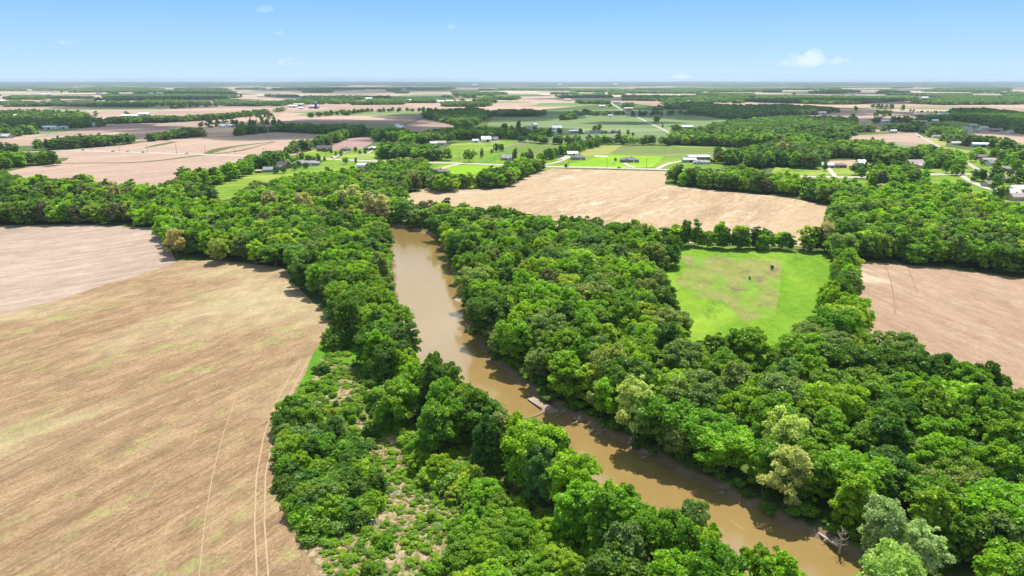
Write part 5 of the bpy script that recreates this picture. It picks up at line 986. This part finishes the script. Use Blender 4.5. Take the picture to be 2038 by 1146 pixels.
o = mb.build('dead_tree', M_DEAD, None, True); o.location = (x, y, -.6); o.scale = (.62, .62, .66); tag(o, 'bare grey dead tree standing at the root of the fallen log', 'dead tree')
wood('driftwood_log', [W3(1030, 836, -1.75), W3(1068, 826, -1.6), W3(1098, 812, -1.5), W3(1108, 806, -1.2)], [.08, .16, .2, .18], 'pale driftwood log reaching into the river from the bar', 'log')
wood('driftwood_log', [W3(1052, 794, -1.6), W3(1078, 812, -1.4)], [.4, .3], 'thick bleached log lying on the muddy bar', 'log')
for i, (px, py, lb) in enumerate([(1118, 822, 'small grey snag just downstream of the driftwood bar'), (1150, 838, 'dark snag halfway from the bar to the tall pale olive tree'), (1200, 858, 'tangle of roots on the far bank upstream of the tall pale olive tree'), (1290, 905, 'pale roots on the far bank downstream of the tall pale olive tree'), (1445, 975, 'thin snag at the shaded far bank')]):
    p = W3(px, py, -1.0); rr = random.Random(i); wood('snag', [p, (p[0] - 1.2, p[1] - 1.5, -.8), (p[0] - 2.6, p[1] - 2.2 + i * .4, -1.4)], [.2, .15, .06], lb, 'snag', [([p, (p[0] + rr.uniform(-2, 2), p[1] + rr.uniform(-1.5, 1.5), .4)], [.12, .03]) for _ in range(4)])
for i, (px, py, lb) in enumerate([(805, 905, 'grey fallen branches at the near end of the open dead grass'), (720, 842, 'pale fallen branches in the upper clearing'), (782, 985, 'pale brush heap in the middle of the open dead grass'), (870, 1052, 'bleached brush beside the lowest leafy mass'), (742, 1040, 'grey brush at the foot of the dense thicket')]):
    x, y = unproj(px, py); mb = MB(); rr = random.Random(60 + i)
    for _ in range(26):
        a_ = rr.random() * 6.283; l_ = rr.uniform(.8, 2.2); ox, oy = rr.gauss(0, .5), rr.gauss(0, .5); mb.tube([(ox, oy, .15), (ox + l_ * .6 * math.cos(a_), oy + l_ * .6 * math.sin(a_), rr.uniform(.2, .8)), (ox + l_ * math.cos(a_ + .4), oy + l_ * math.sin(a_ + .4), rr.uniform(.1, .9))], [.09, .06, .02], 4)
    o = mb.build('brush_heap', M_DEAD); o.location = (x, y, .1); tag(o, lb, 'brush heap', 'dead brush in the clearing')
# mud bar and bank ledges (solid low mounds)
def mound(name, pts, h, label, seed):
    rr = random.Random(seed); C = np.array(pts); mb = MB(); nA, nB_ = 26, 5; cx = C.mean(0); n0 = 0
    per = [C[int(i * len(C) / nA) % len(C)] + (C[(int(i * len(C) / nA) + 1) % len(C)] - C[int(i * len(C) / nA) % len(C)]) * ((i * len(C) / nA) % 1) for i in range(nA)]
    for j in range(nB_):
        f_ = 1 - j / nB_; z = -2.35 + (h + .35) * (1 - f_ ** 2)
        for p in per: q = cx + (p - cx) * (f_ + rr.uniform(-.04, .04)); mb.v.append((q[0], q[1], z + rr.uniform(-.05, .05)))
    mb.v.append((cx[0], cx[1], -2 + h))
    for j in range(nB_ - 1):
        for i in range(nA): mb.f.append((j*nA+i, j*nA+(i+1) % nA, (j+1)*nA+(i+1) % nA, (j+1)*nA+i))
    for i in range(nA): mb.f.append(((nB_-1)*nA+i, (nB_-1)*nA+(i+1) % nA, nB_*nA))
    return tag(mb.build(name, M_BAR, None, True), label, kind='structure')
M_BAR = plain('pale_silt', (0.36, 0.27, 0.19), .9, .3, .8)
mound('mud_bar', [unproj(1046, 790, -2), unproj(1062, 786, -2), unproj(1100, 806, -2), (unproj(1128, 822, -2)[0], unproj(1128, 822, -2)[1]), unproj(1090, 826, -2), unproj(1066, 808, -2)], .75, 'pale muddy bar at the foot of the far bank', 1)
mound('mud_bar', [unproj(898, 588, -2), unproj(925, 590, -2), unproj(928, 606, -2), unproj(905, 600, -2)], .6, 'small pale mud bar far upstream under the trees', 2)
mound('mud_bar', [unproj(922, 640, -2), unproj(942, 645, -2), unproj(948, 668, -2), unproj(930, 662, -2)], .5, 'thin mud ledge between the far bar and the bend', 3)

# ------------------------------------------------------------------ clouds
def cloud_mat(name, dens):
    m, t, out = new_mat(name); v = N(t, 'ShaderNodeVolumePrincipled'); v.inputs['Color'].default_value = (1, 1, 1, 1); v.inputs['Density'].default_value = dens; v.inputs['Anisotropy'].default_value = 0.4
    t.links.new(v.outputs[0], out.inputs['Volume']); return m
def cloud(x, y, z, w_, d_, h_, mat, seed, label, n=26, vox=0.035):
    g = random.Random(seed); bm = bmesh.new()
    for _ in range(n):
        a = g.random() * 6.283; r = g.random() ** .6; s = g.uniform(.05, .20) * (1.25 - .7 * r); zz = g.random() ** 1.6 * (1 - r * .8)
        mt = Matrix.Translation((r * math.cos(a) * w_ / 2, r * math.sin(a) * d_ / 2, zz * h_)) @ Matrix.Diagonal((s * w_, s * d_ * 1.1, s * h_ * 2.2, 1)); bmesh.ops.create_icosphere(bm, subdivisions=2, radius=1, matrix=mt)
    me = bpy.data.meshes.new('cloud'); bm.to_mesh(me); bm.free(); me.materials.append(mat); o = bpy.data.objects.new('cloud', me); COL.objects.link(o); o.location = (x, y, z)
    md = o.modifiers.new('melt', 'REMESH'); md.mode = 'VOXEL'; md.voxel_size = max(w_, d_) * vox; return tag(o, label, kind='stuff')
C_SH = cloud_mat('cloud_dense', 0.03); C_FAR = cloud_mat('cloud_thin', 0.0008); C_FAR2 = cloud_mat('cloud_wisp', 0.0010)
HC = 1000; off = HC / math.tan(SUN_EL)
for i, (gx_, gy_, w_, d_) in enumerate([(-330, 1430, 950, 480), (-80, 2120, 560, 720), (330, 2250, 700, 330), (300, 1720, 260, 120), (880, 2500, 900, 900), (1010, 1600, 640, 640), (-1050, 1580, 560, 300), (-800, 4200, 1300, 900), (1500, 3300, 900, 500), (-2400, 5200, 1500, 900), (560, 3900, 800, 600), (-1400, 2700, 600, 300), (2600, 5600, 1500, 1200), (-420, 1720, 500, 300), (620, 2050, 500, 500), (1500, 2100, 700, 500), (-1800, 3700, 1200, 500)]):
    cloud(gx_ + math.sin(SUN_AZ) * off, gy_ + math.cos(SUN_AZ) * off, HC, w_, d_, 120, C_SH, 900 + i, 'white fair weather cloud drifting above the fields', n=80, vox=.02)
cloud(-1050, 8600, 2500, 2600, 5200, 260, cloud_mat('added_cloud_sheet', 0.005), 77, 'broad thin cloud sheet added out of view for the river to reflect', n=90, vox=.02)  # unseen sheet added so the upstream water mirrors something pale
def sky_cloud(px, py, wpx, hpx, dist_, mat, seed, label):
    z = H + (158.5 - py) / F * dist_; x = (px - 1019) / F * dist_; k = dist_ / F
    cloud(x, dist_, z - hpx * k * .3, wpx * k, wpx * k * .8, hpx * k * .62, mat, seed, label, n=34, vox=.02)
sky_cloud(1578, 116, 108, 46, 20000, C_FAR, 31, 'largest white cloud above the eastern horizon'); sky_cloud(1632, 121, 50, 16, 20500, C_FAR2, 32, 'faint tail of the largest cloud')
sky_cloud(597, 123, 46, 22, 20000, C_FAR, 33, 'small white cloud above the western horizon'); sky_cloud(583, 73, 26, 12, 16000, C_FAR2, 34, 'faint puff above the small western cloud')
sky_cloud(562, 28, 36, 26, 15000, C_FAR2, 35, 'highest faint wisp in the western sky'); sky_cloud(1347, 150, 60, 16, 24000, C_FAR2, 36, 'faint low cloud just above the horizon'); sky_cloud(177, 90, 36, 10, 17000, C_FAR2, 37, 'faint streak in the far western sky'); sky_cloud(905, 62, 26, 14, 16000, C_FAR2, 38, 'barely visible puff in the middle sky')

# ------------------------------------------------------------------ haze
m, t, out = new_mat('haze'); v = N(t, 'ShaderNodeVolumePrincipled'); v.inputs['Color'].default_value = (0.60, 0.73, 0.90, 1); v.inputs['Density'].default_value = 0.000042; v.inputs['Anisotropy'].default_value = 0.3
t.links.new(v.outputs[0], out.inputs['Volume'])
hz = MB().box(-33000, 33000, -1200, 29500, -5, 122).build('haze', m); tag(hz, 'thin bluish haze over the whole valley', kind='stuff')
